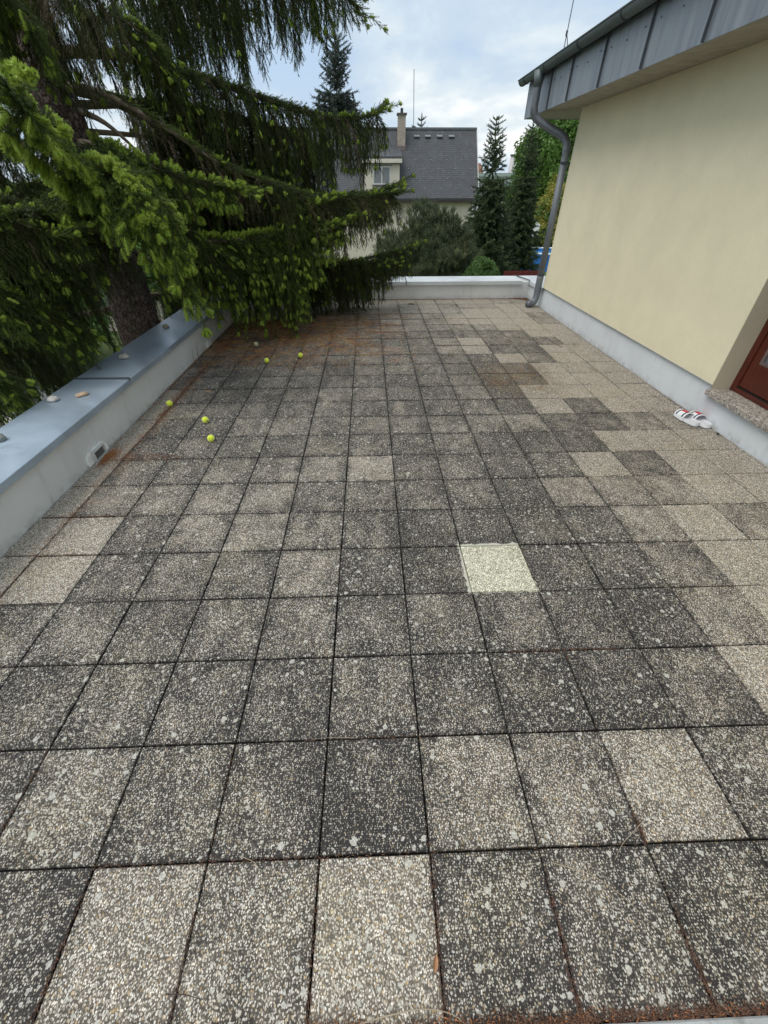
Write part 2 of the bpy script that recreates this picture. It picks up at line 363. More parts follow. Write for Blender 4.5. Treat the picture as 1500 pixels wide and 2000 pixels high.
M['needle'] = leaf('dark_spruce_needles', (.036, .052, .016), (.072, .098, .028))
M['needle_b'] = leaf('sunlit_spruce_needles', (.075, .115, .022), (.125, .18, .038))  # lighter copy of the dark needles, sunlight put into the colour
M['needle_tip'] = leaf('fresh_spruce_shoots', (.26, .37, .045), (.44, .55, .10), trans=.35)
M['needle_brown'] = leaf('dry_spruce_twigs', (.10, .075, .042), (.17, .13, .075), trans=.1)
M['needle_far'] = leaf('blue_green_needles', (.06, .08, .062), (.12, .15, .12))
M['needle_mid'] = leaf('mid_green_needles', (.065, .10, .050), (.13, .185, .08))
M['pine'] = leaf('grey_green_pine_needles', (.062, .086, .045), (.15, .185, .095))
M['pine_tip'] = leaf('pale_pine_candles', (.16, .17, .08), (.26, .26, .12))
M['box_leaf'] = leaf('boxwood_leaves', (.05, .11, .028), (.12, .22, .055))
M['decid'] = leaf('deciduous_leaves', (.07, .15, .030), (.15, .26, .055))
M['yellow_leaf'] = leaf('yellow_leaves', (.22, .22, .04), (.42, .38, .08))
M['hedge'] = leaf('hedge_leaves', (.04, .08, .02), (.09, .15, .035))

# ------------------------------------------------------------------ foliage pieces, instanced over point meshes
def mk_proto(name, tris, quads_v, mats):
    me = bpy.data.meshes.new(name); me.from_pydata(tris[0], [], tris[1])
    for mt in mats: me.materials.append(mt)
    me.polygons.foreach_set('material_index', tris[2]); me.update()
    return bpy.data.objects.new(name, me)
def needles_along(V, F, MI, p0, p1, n, length, width, ang, mi, r_):
    d = (p1-p0).normalized(); a = d.orthogonal().normalized(); b_ = d.cross(a)
    for i in range(n):
        t = (i+r_.random())/n; th = r_.random()*2*math.pi
        rad = a*math.cos(th)+b_*math.sin(th); l = length*(r_.uniform(.75, 1.1))*(1 if t < .85 else .8)
        nd = (rad*math.sin(ang)+d*math.cos(ang)).normalized(); base = p0.lerp(p1, t); sd_ = nd.cross(d).normalized()*width*.5
        k = len(V); V += [tuple(base-sd_), tuple(base+sd_), tuple(base+nd*l)]; F.append((k, k+1, k+2)); MI.append(mi)
def stick(V, F, MI, p0, p1, r, mi):
    d = (p1-p0).normalized(); a = d.orthogonal().normalized()*r; b_ = d.cross(a).normalized()*r; k = len(V)
    V += [tuple(p0+a), tuple(p0-a*.5+b_*.87), tuple(p0-a*.5-b_*.87), tuple(p1)]
    for f in ((0,1,3), (1,2,3), (2,0,3)): F.append(tuple(k+i for i in f)); MI.append(mi)
def strand_piece(name, seed, nmat, dens=1.0, wood=None, length=.22, nside=8, nl=.021, nw=.0048):
    r_ = random.Random(seed); V, F, MI = [], [], []; p0, p1 = Vector((0,0,0)), Vector((r_.uniform(-.01,.01), r_.uniform(-.01,.01), length))
    stick(V, F, MI, p0, p1, .0022, 1); needles_along(V, F, MI, p0, p1, int(95*dens), nl, nw, .85, 0, r_)
    for k in range(nside):
        t = (k+.5)/nside*.9; th = k*2.4+r_.uniform(-.5, .5); q = p0.lerp(p1, t)
        dr = Vector((math.cos(th)*.42, math.sin(th)*.42, .9)).normalized(); q1 = q+dr*r_.uniform(.06, .11)
        stick(V, F, MI, q, q1, .0015, 1); needles_along(V, F, MI, q, q1, int(38*dens), nl*.9, nw, .85, 0, r_)
    return mk_proto(name, (V, F, MI), None, [nmat, wood or M['twig_wood']])
def tip_piece(name, seed, nmat, n=3, L=.05, core=1.0):
    r_ = random.Random(seed); V, F, MI = [], [], []
    for k in range(n):
        th = k*2.1+r_.random(); o0 = Vector((0, 0, 0)); dr = Vector((math.cos(th)*(.55 if k else .1), math.sin(th)*(.55 if k else .1), .9)).normalized()
        l = L*r_.uniform(.8, 1.2)*(1.25 if k == 0 else 1); q = o0+dr*l
        stick(V, F, MI, o0, q, .002, 0)
        a_ = dr.orthogonal().normalized(); c_ = dr.cross(a_); kb = len(V)
        for tt, rr in ((.05, .004*core), (.3, .010*core), (.7, .010*core), (.97, .004*core)):
            for w_ in range(5):
                an = w_*1.2566; V.append(tuple(o0.lerp(q, tt)+(a_*math.cos(an)+c_*math.sin(an))*rr))
        for L_ in range(3):
            for w_ in range(5): F.append((kb+L_*5+w_, kb+L_*5+(w_+1) % 5, kb+L_*5+5+(w_+1) % 5, kb+L_*5+5+w_)); MI.append(0)
        d = dr; a = d.orthogonal().normalized(); b_ = d.cross(a)
        for i in range(100):
            t = (i+r_.random())/100; an = r_.random()*6.283; rad = a*math.cos(an)+b_*math.sin(an)
            prof = math.sin(math.pi*min(1, .18+t*.78))**.6; nl = .019*prof+.004
            nd = (rad*math.sin(.95)+d*math.cos(.95)); base = o0.lerp(q, t)+rad*.006*core; sd_ = nd.cross(d).normalized()*.003
            kk = len(V); V += [tuple(base-sd_), tuple(base+sd_), tuple(base+nd*nl)]; F.append((kk, kk+1, kk+2)); MI.append(0)
    return mk_proto(name, (V, F, MI), None, [nmat])
def leaf_clump(name, seed, m_, n=36, rad=.12, ls=.04, up=.0):
    r_ = random.Random(seed); V, F, MI = [], [], []
    for i in range(n):
        c = Vector((r_.gauss(0, 1), r_.gauss(0, 1), r_.gauss(0, 1))).normalized()*rad*r_.random()**.5
        a = Vector((r_.gauss(0, 1), r_.gauss(0, 1), r_.gauss(0, .5)+up)).normalized(); b_ = a.orthogonal().normalized()
        l = ls*r_.uniform(.7, 1.3); k = len(V)
        V += [tuple(c), tuple(c+a*l*.5+b_*l*.32), tuple(c+a*l), tuple(c+a*l*.5-b_*l*.32)]; F.append((k, k+1, k+2, k+3)); MI.append(0)
    return mk_proto(name, (V, F, MI), None, [m_])
def needle_bush(name, seed, m_, n=150, L=.16, nl=.045, nw=.006):   # an upright pine shoot
    r_ = random.Random(seed); V, F, MI = [], [], []
    for k in range(4):
        th = k*1.7+r_.random(); dr = Vector((math.cos(th)*(.5 if k else 0), math.sin(th)*(.5 if k else 0), 1)).normalized()
        q0 = Vector((0,0,0)); q1 = dr*L*(1 if k == 0 else r_.uniform(.6,.9))
        stick(V, F, MI, q0, q1, .004, 0); needles_along(V, F, MI, q0, q1, n//4, nl, nw, .6, 0, r_)
    return mk_proto(name, (V, F, MI), None, [m_])
_groups = {}
def proto_set(key, objs):
    c = bpy.data.collections.new(key)
    for o in objs: c.objects.link(o)
    g = bpy.data.node_groups.new('scatter_'+key, 'GeometryNodeTree')
    g.interface.new_socket('Geometry', in_out='INPUT', socket_type='NodeSocketGeometry')
    g.interface.new_socket('Geometry', in_out='OUTPUT', socket_type='NodeSocketGeometry')
    gi = g.nodes.new('NodeGroupInput'); go = g.nodes.new('NodeGroupOutput'); io = g.nodes.new('GeometryNodeInstanceOnPoints')
    ci = g.nodes.new('GeometryNodeCollectionInfo'); ci.inputs['Collection'].default_value = c
    ci.inputs['Separate Children'].default_value = True; ci.inputs['Reset Children'].default_value = True
    def attr(nm, ty):
        a = g.nodes.new('GeometryNodeInputNamedAttribute'); a.data_type = ty; a.inputs['Name'].default_value = nm; return a.outputs['Attribute']
    g.links.new(gi.outputs[0], io.inputs['Points']); g.links.new(ci.outputs[0], io.inputs['Instance'])
    io.inputs['Pick Instance'].default_value = True
    g.links.new(attr('pid', 'INT'), io.inputs['Instance Index'])
    e2r = g.nodes.new('FunctionNodeEulerToRotation'); g.links.new(attr('rot', 'FLOAT_VECTOR'), e2r.inputs[0])
    g.links.new(e2r.outputs[0], io.inputs['Rotation']); g.links.new(attr('scl', 'FLOAT'), io.inputs['Scale'])
    g.links.new(io.outputs[0], go.inputs[0]); _groups[key] = g
def scatter(name, key, pts, parent=None):
    """pts: list of (pos, direction, scale, piece index)"""
    me = bpy.data.meshes.new(name); n = len(pts)
    me.from_pydata([tuple(p[0]) for p in pts], [], [])
    rot = np.zeros((n, 3), 'f')
    for i, p in enumerate(pts):
        q = Vector(p[1]).to_track_quat('Z', 'Y') @ Quaternion((0, 0, 1), random.random()*6.283); e = q.to_euler(); rot[i] = e
    a = me.attributes.new('rot', 'FLOAT_VECTOR', 'POINT'); a.data.foreach_set('vector', rot.ravel())
    a = me.attributes.new('scl', 'FLOAT', 'POINT'); a.data.foreach_set('value', [p[2] for p in pts])
    a = me.attributes.new('pid', 'INT', 'POINT'); a.data.foreach_set('value', [p[3] for p in pts])
    o = link(bpy.data.objects.new(name, me), parent); o['kind'] = 'stuff'
    md = o.modifiers.new('scatter', 'NODES'); md.node_group = _groups[key]
    return o
# order is alphabetical: a0,a1 dark  b0,b1 brighter  c0 brown  d0,d1 fresh tips
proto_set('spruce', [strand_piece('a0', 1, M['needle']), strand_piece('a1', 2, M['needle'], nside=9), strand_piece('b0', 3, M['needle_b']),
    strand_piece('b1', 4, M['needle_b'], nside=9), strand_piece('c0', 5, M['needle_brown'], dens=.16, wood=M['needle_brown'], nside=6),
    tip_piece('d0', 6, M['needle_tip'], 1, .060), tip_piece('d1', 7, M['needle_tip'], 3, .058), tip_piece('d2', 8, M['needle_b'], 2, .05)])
proto_set('farspruce', [strand_piece('a0', 11, M['needle_far'], nw=.009, nl=.026, nside=11), strand_piece('a1', 12, M['needle_far'], nw=.009, nl=.026, nside=9)])
proto_set('midspruce', [strand_piece('a0', 13, M['needle_mid'], nw=.009, nl=.026, nside=11), strand_piece('a1', 14, M['needle_mid'], nw=.009, nl=.026, nside=9),
    strand_piece('a2', 15, M['needle_brown'], nw=.009, dens=.6)])
proto_set('pine', [needle_bush('a0', 16, M['pine']), needle_bush('a1', 17, M['pine']), needle_bush('a2', 18, M['pine_tip'])])
proto_set('box', [leaf_clump('a0', 19, M['box_leaf'], 40, .08, .032), leaf_clump('a1', 20, M['box_leaf'], 40, .08, .034)])
proto_set('decid', [leaf_clump('a0', 21, M['decid'], 40, .35, .17), leaf_clump('a1', 22, M['decid'], 40, .32, .15)])
proto_set('yellow', [leaf_clump('a0', 23, M['yellow_leaf'], 36, .25, .11, .8), leaf_clump('a1', 24, M['decid'], 36, .25, .11)])
proto_set('hedge', [leaf_clump('a0', 25, M['hedge'], 50, .6, .28), leaf_clump('a1', 26, M['hedge'], 50, .55, .25)])

# ------------------------------------------------------------------ setting: ground
def grass_mat():
    m_, t, b, o = mat('lawn'); p = pos(t)
    c = RAMP(t, NOISE(t, p, .35, 6, .65), [(.3, (.045, .075, .020)), (.6, (.09, .13, .035)), (.8, (.14, .15, .05))])
    setin(t, b, 'Base Color', c); b.inputs['Roughness'].default_value = .95; bump(t, b, NOISE(t, p, 30, 3), .6, .05); return m_
M['grass'] = grass_mat()
g = MB(); g.add([(-700,-60,-3.2),(700,-60,-3.2),(700,1400,-3.2),(-700,1400,-3.2)], [(0,1,2,3)])
props(g.build('ground', M['grass']), kind='structure')
g = MB(); g.add([(-9,-4,-3.196),(-4.4,-4,-3.196),(-5.2,13,-3.196),(-11,13,-3.196)], [(0,1,2,3)])
props(g.build('path', simple('pale_concrete_path', (.45,.44,.41), .9)), kind='structure')

# terrace floor and slabs ------------------------------------------------------
g = MB(); g.box(-2.29, 3.63, -.41, 9.28, -.30, -.035)
terrace = props(g.build('terrace_floor', M['bed']), 'flat roof terrace paved with grey washed-pebble slabs', kind='structure')
T = {  # tone of each slab, from the left wall (col -6) to the house wall (col 9); rows run away from the camera
-1:[.45,.45,.45,.45,.78,.60,.85,.28,.28,.35,.4,.5,.5,.5,.5,.5],
0:[.6,.4,.35,.52,.33,.30,.22,.62,.50,.70,.50,.6,.6,.6,.6,.6],
1:[.4,.35,.25,.38,.30,.30,.40,.25,.18,.12,.28,.72,.7,.7,.7,.7],
2:[.6,.42,.40,.35,.42,.48,.33,.38,.28,.15,.18,.42,.75,.7,.7,.7],
3:[1.,.9,.36,.48,.33,.50,.18,.12,1.,.22,.18,.35,.78,.72,.7,.7],
4:[1.,.85,.40,.45,.58,.38,.28,.16,.18,.20,.22,.48,.78,.50,.62,.6],
5:[.95,.62,.50,.48,.55,.38,.33,.33,.28,.22,.62,.42,.38,.78,.85,.8],
6:[.95,.36,.38,.48,.56,.55,.72,.33,.28,.22,.28,.52,.33,.72,.66,.6],
7:[.95,.22,.28,.33,.28,.42,.45,.28,.33,.22,.22,.16,.68,.62,.6,.6],
8:[.9,.25,.18,.40,.46,.46,.44,.36,.40,.40,.55,.16,.16,.40,.46,.5],
9:[.8,.45,.25,.3,.36,.42,.30,.36,.36,.30,.18,.58,.30,.62,.52,.5],
10:[.75,.3,.25,.3,.42,.42,.36,.28,.28,.36,.16,.56,.72,.70,.62,.6],
11:[.5,.3,.22,.28,.3,.28,.24,.25,.3,.28,.12,.12,.68,.66,.6,.6],
12:[.45,.3,.25,.26,.3,.28,.36,.30,.34,.24,.18,.14,.70,.58,.62,.6],
13:[.4,.3,.25,.28,.28,.30,.42,.38,.40,.33,.20,.55,.28,.74,.66,.6],
14:[.4,.3,.25,.28,.30,.33,.40,.36,.36,.64,.95,.18,.18,.60,.66,.7],
15:[.4,.3,.25,.28,.33,.33,.33,.30,.36,.60,.92,.24,.24,.28,.70,.7],
16:[.4,.3,.3,.3,.33,.30,.30,.36,.30,.33,.36,.28,.30,.78,.66,.7],
17:[.4,.3,.3,.3,.33,.33,.33,.36,.33,.36,.36,.46,.56,.70,.80,.7],
18:[.4,.3,.3,.3,.33,.36,.36,.58,.36,.42,.56,.70,.72,.70,.40,.5],
19:[.4,.3,.3,.3,.36,.38,.42,.50,.50,.46,.60,.78,.70,.74,.34,.5],
20:[.4,.4,.4,.4,.46,.46,.50,.56,.56,.62,.56,.74,.80,.66,.56,.5],
21:[.5,.5,.5,.5,.56,.62,.66,.66,.66,.70,.60,.50,.46,.60,.62,.6],
22:[.5,.5,.5,.5,.66,.70,.76,.76,.76,.78,.78,.76,.60,.50,.50,.5]}
slab_mesh = {}
def slab_geo(w, d):
    hx, hy, bz = w/2, d/2, .004
    V = [(-hx,-hy,-.034),(hx,-hy,-.034),(hx,hy,-.034),(-hx,hy,-.034),(-hx,-hy,-bz),(hx,-hy,-bz),(hx,hy,-bz),(-hx,hy,-bz),
         (-hx+.003,-hy+.003,0),(hx-.003,-hy+.003,0),(hx-.003,hy-.003,0),(-hx+.003,hy-.003,0)]
    F = [(8,9,10,11)]+[(i,(i+1)%4,4+(i+1)%4,4+i) for i in range(4)]+[(4+i,4+(i+1)%4,8+(i+1)%4,8+i) for i in range(4)]
    return V, F
def mesh_for(w, d, special=False):
    k = (round(w, 3), round(d, 3), special)
    if k not in slab_mesh:
        V, F = slab_geo(w, d); me = bpy.data.meshes.new('paving_slab'); me.from_pydata(V, [], F); me.materials.append(M['slab_new'] if special else M['slab'])
        slab_mesh[k] = me
    return slab_mesh[k]
cells = []
for j in range(-1, 23):
    for ii in range(16):
        i = ii-6; x0, x1 = i*.4, (i+1)*.4; y0, y1 = j*.4, (j+1)*.4
        x0 = max(x0, -2.225); x1 = min(x1, 3.632); 
        if j == 22: y1 = 9.262
        if x1-x0 < .02: continue
        cells.append((j, i, x0, x1, y0, y1, T[j][ii]))
def keyc(c):
    cx, cy = (c[2]+c[3])/2, (c[4]+c[5])/2; v = Vector((cx, cy, 0))-cam.location
    q = cam.matrix_world.to_3x3().transposed() @ v; ins = abs(q.x/q.z) < 750/791+.12 and abs(q.y/q.z) < 1000/791+.15
    return (0 if ins else 1, v.length)
cells.sort(key=keyc)
jv, jf, jt = [], [], []
for n_, (j, i, x0, x1, y0, y1, tone) in enumerate(cells):
    r_ = random.Random(j*100+i+5000); gap = .0058
    sp = (j == 3 and i == 2)
    w, d = x1-x0-gap, y1-y0-gap*1.15
    cx, cy = (x0+x1)/2+r_.uniform(-.0018, .0018), (y0+y1)/2+r_.uniform(-.0018, .0018)
    z = r_.uniform(-.004, .001); rx, ry, rz = r_.gauss(0, .003), r_.gauss(0, .003), r_.gauss(0, .0038)
    tone = (.40+(tone-.40)*(.72 if tone < .66 else 1)) if i < 4 else (.47+(tone-.47)*.74)
    tone += r_.uniform(-.04, .04)+(.16 if (i >= 5 and tone > .5) else 0)+(.10 if j >= 17 and tone > .3 else 0)+(.6 if i == -6 and j < 11 else 0)-(.09 if -5 <= i <= 4 else 0)  # left column: cleaner slabs, tone also lifted to offset the parapet's shade
    if n_ < 299:
        o = bpy.data.objects.new('paving_slab', mesh_for(w, d, sp)); o.location = (cx, cy, z); o.rotation_euler = (rx, ry, rz)
        o['tone'] = float(tone); link(o, terrace)
        if sp: o['label'] = 'clean pale cream slab among the dark ones'
    else:
        V, F = slab_geo(w, d); b0 = len(jv); mr = Matrix.Rotation(rz, 3, 'Z')
        jv += [tuple(mr @ Vector(v)+Vector((cx, cy, z))) for v in V]; jf += [tuple(b0+k for k in f) for f in F]; jt += [tone]*len(V)
me = bpy.data.meshes.new('paving_slabs'); me.from_pydata(jv, [], jf); me.materials.append(M['slab'])
a = me.attributes.new('tone_m', 'FLOAT', 'POINT'); a.data.foreach_set('value', jt)
o = link(bpy.data.objects.new('paving_slabs', me), terrace); o['kind'] = 'stuff'
g = MB(); g.box(-2.29, 3.63, -.75, -.402, -.30, .012)
props(g.build('edge_strip', M['edge'], bevel=.004), kind='structure')

# ------------------------------------------------------------------ parapets
pw = empty('parapet_wall', (-2.45, 4.4, 0)); props(pw, 'pale grey parapet wall along the left side, topped with blue-grey zinc coping', 'wall')
def wl(g, name, m_, par, **kw):    # world-space mesh under a moved empty
    o = g.build(name, m_, par, **kw); o.matrix_parent_inverse = par.matrix_basis.inverted(); return o
bpy.context.view_layer.update()
g = MB(); g.box(-2.66, -2.23, -1.2, 9.27, -3.2, .372); wl(g, 'wall', M['parapet'], pw)
def coping_profile(x_in, x_out, zi, zo):   # cross-section (x,z) of folded sheet
    return [(x_in,zi-.055),(x_in,zi-.004),(x_in-.004*(1 if x_out < x_in else -1),zi),(x_out,zo),(x_out,zo-.05),(x_out+(.004 if x_out<x_in else -.004),zo-.05),(x_out+(.004 if x_out<x_in else -.004),zo-.012),(x_in-(.006 if x_out<x_in else -.006),zi-.012),(x_in-(.006 if x_out<x_in else -.006),zi-.055)]
ys = [-1.2, .85, 3.67, 6.56, 9.18]
for k in range(4):
    g = MB(); g.prism(coping_profile(-2.172, -2.70, .405, .412), 1, ys[k]+.004, ys[k+1]-.004); wl(g, 'coping_panel', M['coping'], pw)
    if k:
        g = MB(); g.prism([(ys[k]-.016,.40),(ys[k]-.016,.422),(ys[k]-.004,.425),(ys[k]+.012,.412),(ys[k]+.012,.40)], 0, -2.705, -2.168); wl(g, 'coping_seam', M['seam'], pw)
g = MB()
r_ = random.Random(3)
for yy, rr in ((2.85, .17), (6.09, .11)):
    n = 16; poly = []
    for k in range(n+1):
        tt = math.pi*k/n; poly.append((yy+math.cos(tt)*rr*r_.uniform(.88, 1.1), .0+min(1, math.sin(tt)*1.5)*rr*.62*r_.uniform(.85, 1.1)))
    g.prism([(a_, b_) for a_, b_ in poly], 0, -2.229, -2.217)
wl(g, 'mortar_patch', simple('white_mortar', (.86,.86,.83), .9, bmp=.6), pw)
dr = empty('drain_outlet', (-2.22, 2.85, 0)); props(dr, 'square roof drain with a grille set low in the left wall, clogged with orange needles', 'drain')
bpy.context.view_layer.update()
g = MB()
for (a0, a1, b0, b1) in ((2.76, 2.94, .085, .10), (2.76, 2.94, .0, .012), (2.76, 2.775, .012, .085), (2.925, 2.94, .012, .085)): g.box(-2.2165, -2.190, a0, a1, b0, b1)
wl(g, 'frame', simple('grey_plastic_frame', (.55,.55,.52), .6), dr, bevel=.002)
g = MB(); g.box(-2.2168, -2.2145, 2.775, 2.925, .012, .085); wl(g, 'back_plate', simple('dull_metal_plate', (.12,.12,.11), .6, .3), dr)
g = MB()
for k in range(9): g.box(-2.2140, -2.204, 2.783+k*.016, 2.788+k*.016, .016, .07)
wl(g, 'grille', simple('grille_metal', (.28,.28,.27), .5, .4), dr)

bw = empty('parapet_wall', (.6, 9.5, 0)); props(bw, 'low white-grey parapet wall across the far end of the terrace', 'wall')
bpy.context.view_layer.update()
xs = [-2.66, -.62, 1.22, 3.52]
for k in range(3):
    g = MB(); g.box(xs[k]+.0015 if k else xs[k], xs[k+1]-.0015, 9.27 if k != 1 else 9.2695, 9.70, -3.2, .31); wl(g, 'wall_panel', M['parapet'], bw)
g = MB(); g.box(3.52, 4.14, 9.268, 9.70, -3.2, .309); wl(g, 'wall_panel', M['parapet'], bw)
cp = [(9.225,.272),(9.225,.336),(9.229,.340),(9.76,.352),(9.76,.30),(9.756,.30),(9.756,.340),(9.232,.328),(9.232,.272)]
xs = [-2.70, -1.0, 1.0, 3.45]
for k in range(3):
    g = MB(); g.prism(cp, 0, xs[k]+.003, xs[k+1]-.003); wl(g, 'coping_panel', M['coping_back'], bw)
    if k:
        g = MB(); g.prism([(9.220,.27),(9.220,.352),(9.765,.366),(9.765,.34),(9.24,.33)], 0, xs[k]-.010, xs[k]+.008); wl(g, 'coping_seam', M['seam'], bw)
rw = empty('parapet_wall', (3.9, 8.9, 0)); props(rw, 'short stub of grey parapet in the far right corner, running past the house wall', 'wall')
bpy.context.view_layer.update()
g = MB(); g.box(3.641, 4.14, 8.43, 9.266, -3.2, .308); wl(g, 'wall', M['skirt'], rw)
g = MB()   # mitred coping
g.add([(3.60,8.42,.340),(4.20,8.42,.344),(4.20,9.76,.354),(3.455,9.76,.354),(3.60,9.225,.3415),(3.60,8.42,.275),(3.60,9.225,.275),(3.455,9.76,.30),(4.20,9.76,.30),(4.20,8.42,.30)],
      [(0,1,2,3,4),(0,4,6,5),(3,7,6,4),(3,2,8,7),(1,9,8,2)]); wl(g, 'coping_panel', M['coping_back'], rw)
g = MB(); g.tube([(3.60,9.222,.35),(3.455,9.765,.362)], .009, 6); g.tube([(3.597,9.222,.35),(3.597,9.222,.272)], .006, 6); wl(g, 'coping_seam', M['seam'], rw)

# ------------------------------------------------------------------ the house with the terrace
hs = empty('house', (6, 4, -3.2)); props(hs, 'yellow rendered house wall with zinc-clad eaves on the right of the terrace', 'house')
bpy.context.view_layer.update()
g = MB(); g.prism([(-2.5,-3.2),(8.40,-3.2),(8.40,.343),(3.455,.343),(3.455,.246),(2.30,.246),(2.30,.343),(-2.5,.343)], 0, 3.64, 4.19)
wl(g, 'plinth', M['skirt'], hs)
g = MB()
g.box(3.61, 4.2, 3.455, 8.42, .349, 2.848); g.box(3.61, 4.2, -2.5, 2.3, .349, 2.848); g.box(3.61, 4.2, 2.3, 3.455, 2.50, 2.848); g.box(4.2, 9.5, -2.5, 8.42, .349, 2.848)
wl(g, 'wall', M['yellow'], hs)
g = MB(); g.box(3.609, 3.64, 3.455, 8.422, .3445, .3488); wl(g, 'drip_edge', simple('grey_drip_profile', (.45,.45,.42), .5), hs)
g = MB()
g.add([(3.614,3.452,.306),(3.835,3.452,.306),(3.835,3.452,2.5),(3.614,3.452,2.5)], [(0,1,2,3)])
wl(g, 'door_reveal', M['reveal'], hs); g = MB()
g.add([(3.614,2.303,.306),(3.835,2.303,.306),(3.835,2.303,2.5),(3.614,2.303,2.5)], [(0,3,2,1)])
wl(g, 'door_reveal', M['reveal'], hs)
g = MB()
for a0, a1 in ((3.07, 3.47), (2.68, 3.066), (2.27, 2.676)):
    g = MB(); g.box(3.585, 3.86, a0, a1, .247, .303); wl(g, 'sill_slab', M['sill'], hs, bevel=.004)
door = MB()
# frame and leaf in the plane x=3.83
for (a0, a1, b0, b1, xx) in ((3.385, 3.452, .304, 2.49, 3.800), (2.30, 2.367, .304, 2.49, 3.800), (2.367, 3.385, .304, .345, 3.800), (2.367, 3.385, 2.42, 2.49, 3.800)):
    door.box(xx, 3.86, a0, a1, b0, b1)
fr = wl(door, 'door_frame', M['door'], hs, bevel=.004)
g = MB()
for (a0, a1, b0, b1) in ((3.300, 3.383, .362, 2.41), (2.369, 2.497, .362, 2.41), (2.499, 3.298, .362, .60), (2.499, 3.298, 2.28, 2.41)): g.box(3.812, 3.862, a0, a1, b0, b1)
dl = wl(g, 'door', M['door'], hs, bevel=.006)
g = MB(); g.box(3.806, 3.812, 2.37, 3.383, .347, .360); wl(g, 'door_threshold', M['door_dark'], hs)
g = MB()
for (a0, a1, b0, b1) in ((3.272, 3.299, .602, 2.28), (2.498, 2.516, .602, 2.28), (2.517, 3.271, .602, .625)): g.box(3.815, 3.835, a0, a1, b0, b1)
wl(g, 'glazing_bead', simple('grey_bead', (.16,.12,.11), .4), hs)
g = MB(); g.box(3.838, 3.842, 2.50, 3.29, .61, 2.28); wl(g, 'door_pane', M['glass_dark'], hs)
# eaves
g = MB(); g.box(3.125, 9.5, -2.5, 9.80, 2.850, 2.862); wl(g, 'soffit', M['soffit'], hs)
seams = [9.80, 8.61, 7.80, 6.78, 5.76, 4.75, 3.74, 2.73, 1.72, .71, -.3, -2.5]
for k in range(len(seams)-1):
    g = MB(); g.box(3.119+.0006*(k % 2), 3.14, seams[k+1]+.004, seams[k]-.004, 2.842, 3.30); wl(g, 'fascia_panel', M['fascia'], hs)
    if k:
        g = MB(); g.prism([(3.121, seams[k]-.008), (3.094, seams[k]-.005), (3.094, seams[k]+.003), (3.121, seams[k]+.008)], 2, 2.843, 3.298)
        wl(g, 'fascia_seam', M['seam'], hs)
g = MB(); g.box(3.119, 9.5, 9.804, 9.82, 2.842, 3.30); wl(g, 'gable_fascia', M['fascia'], hs)
r_ = random.Random(9)
for k in range(len(seams)-1):      # rivets
    for q in (.14, .5, .86):
        g = MB(); yy = seams[k+1]+(seams[k]-seams[k+1])*q; zz_ = 3.16+r_.uniform(-.02, .02)
        g.tube([(3.119, yy, zz_), (3.112, yy, zz_)], .007, 6); wl(g, 'rivet', M['seam'], hs)
g = MB(); g.prism([(3.05, 3.335), (3.05, 3.355), (9.5, 5.05), (9.5, 3.31), (3.14, 3.305)], 1, -2.5, 9.80); wl(g, 'roof', simple('dark_zinc_roof', (.09,.10,.11), .5, .4), hs)
gt = empty('roof_gutter', (2.98, 4, 3.3)); props(gt, 'half-round grey zinc gutter along the eaves above the terrace', 'gutter')
bpy.context.view_layer.update()
g = MB(); n = 10; gy = [-2.5]+[9.92]; ro, ri = .075, .071; cx_, cz_ = 3.018, 3.345
ring = [(cx_+ro*math.cos(math.pi+math.pi*k/n), cz_+ro*math.sin(math.pi+math.pi*k/n)) for k in range(n+1)]
rin = [(cx_+ri*math.cos(math.pi+math.pi*k/n), cz_+ri*math.sin(math.pi+math.pi*k/n)) for k in range(n+1)]
g.prism(ring+rin[::-1], 1, -2.5, 9.92); g.prism(ring, 1, 9.92, 9.924)
wl(g, 'channel', M['gutter'], gt)
g = MB(); g.tube([(cx_-ro-.004, -2.5, cz_+.002), (cx_-ro-.004, 9.93, cz_+.002)], .009, 8); wl(g, 'rolled_rim', M['gutter'], gt)
for yy in (9.62, 8.62, 7.35, 6.2, 5.1, 4.0, 2.9, 1.8):
    g = MB(); r2 = ro+.004
    a_ = [(cx_+r2*math.cos(math.pi+math.pi*k/n), cz_+r2*math.sin(math.pi+math.pi*k/n)) for k in range(n+1)]
    b_ = [(cx_+(r2+.005)*math.cos(math.pi+math.pi*k/n), cz_+(r2+.005)*math.sin(math.pi+math.pi*k/n)) for k in range(n+1)]
    g.prism(a_+b_[::-1], 1, yy-.012, yy+.012); wl(g, 'gutter_bracket', M['seam'], gt)
dp = empty('downpipe', (3.55, 8.5, 0)); props(dp, 'grey downpipe with a swan neck at the far corner of the yellow house', 'pipe')
bpy.context.view_layer.update()
g = MB(); py_ = 8.86
pth = smooth_path([(2.985, py_, 3.20), (2.985, py_, 3.0), (2.99, py_, 2.86), (3.06, py_-.01, 2.76), (3.30, py_-.12, 2.625), (3.46, py_-.22, 2.54), (3.535, py_-.29, 2.44), (3.54, py_-.35, 2.28)], 5)
g.tube(pth, .060, 16); wl(g, 'swan_neck', M['pipe'], dp, smooth=True)
g = MB(); g.tube([(3.54, 8.51, 2.36), (3.54, 8.50, .47)], .058, 16); wl(g, 'pipe_run', M['pipe'], dp, smooth=True)
g = MB(); g.tube(smooth_path([(3.54, 8.50, .55), (3.54, 8.50, .30), (3.535, 8.49, .18), (3.50, 8.47, .09), (3.42, 8.44, .06), (3.36, 8.42, .062)], 5), .062, 16); wl(g, 'shoe', M['pipe'], dp, smooth=True)
g = MB(); g.tube([(2.985, py_, 3.31), (2.985, py_, 3.12)], [.088, .061], 14); wl(g, 'hopper', M['gutter'], dp, smooth=True)
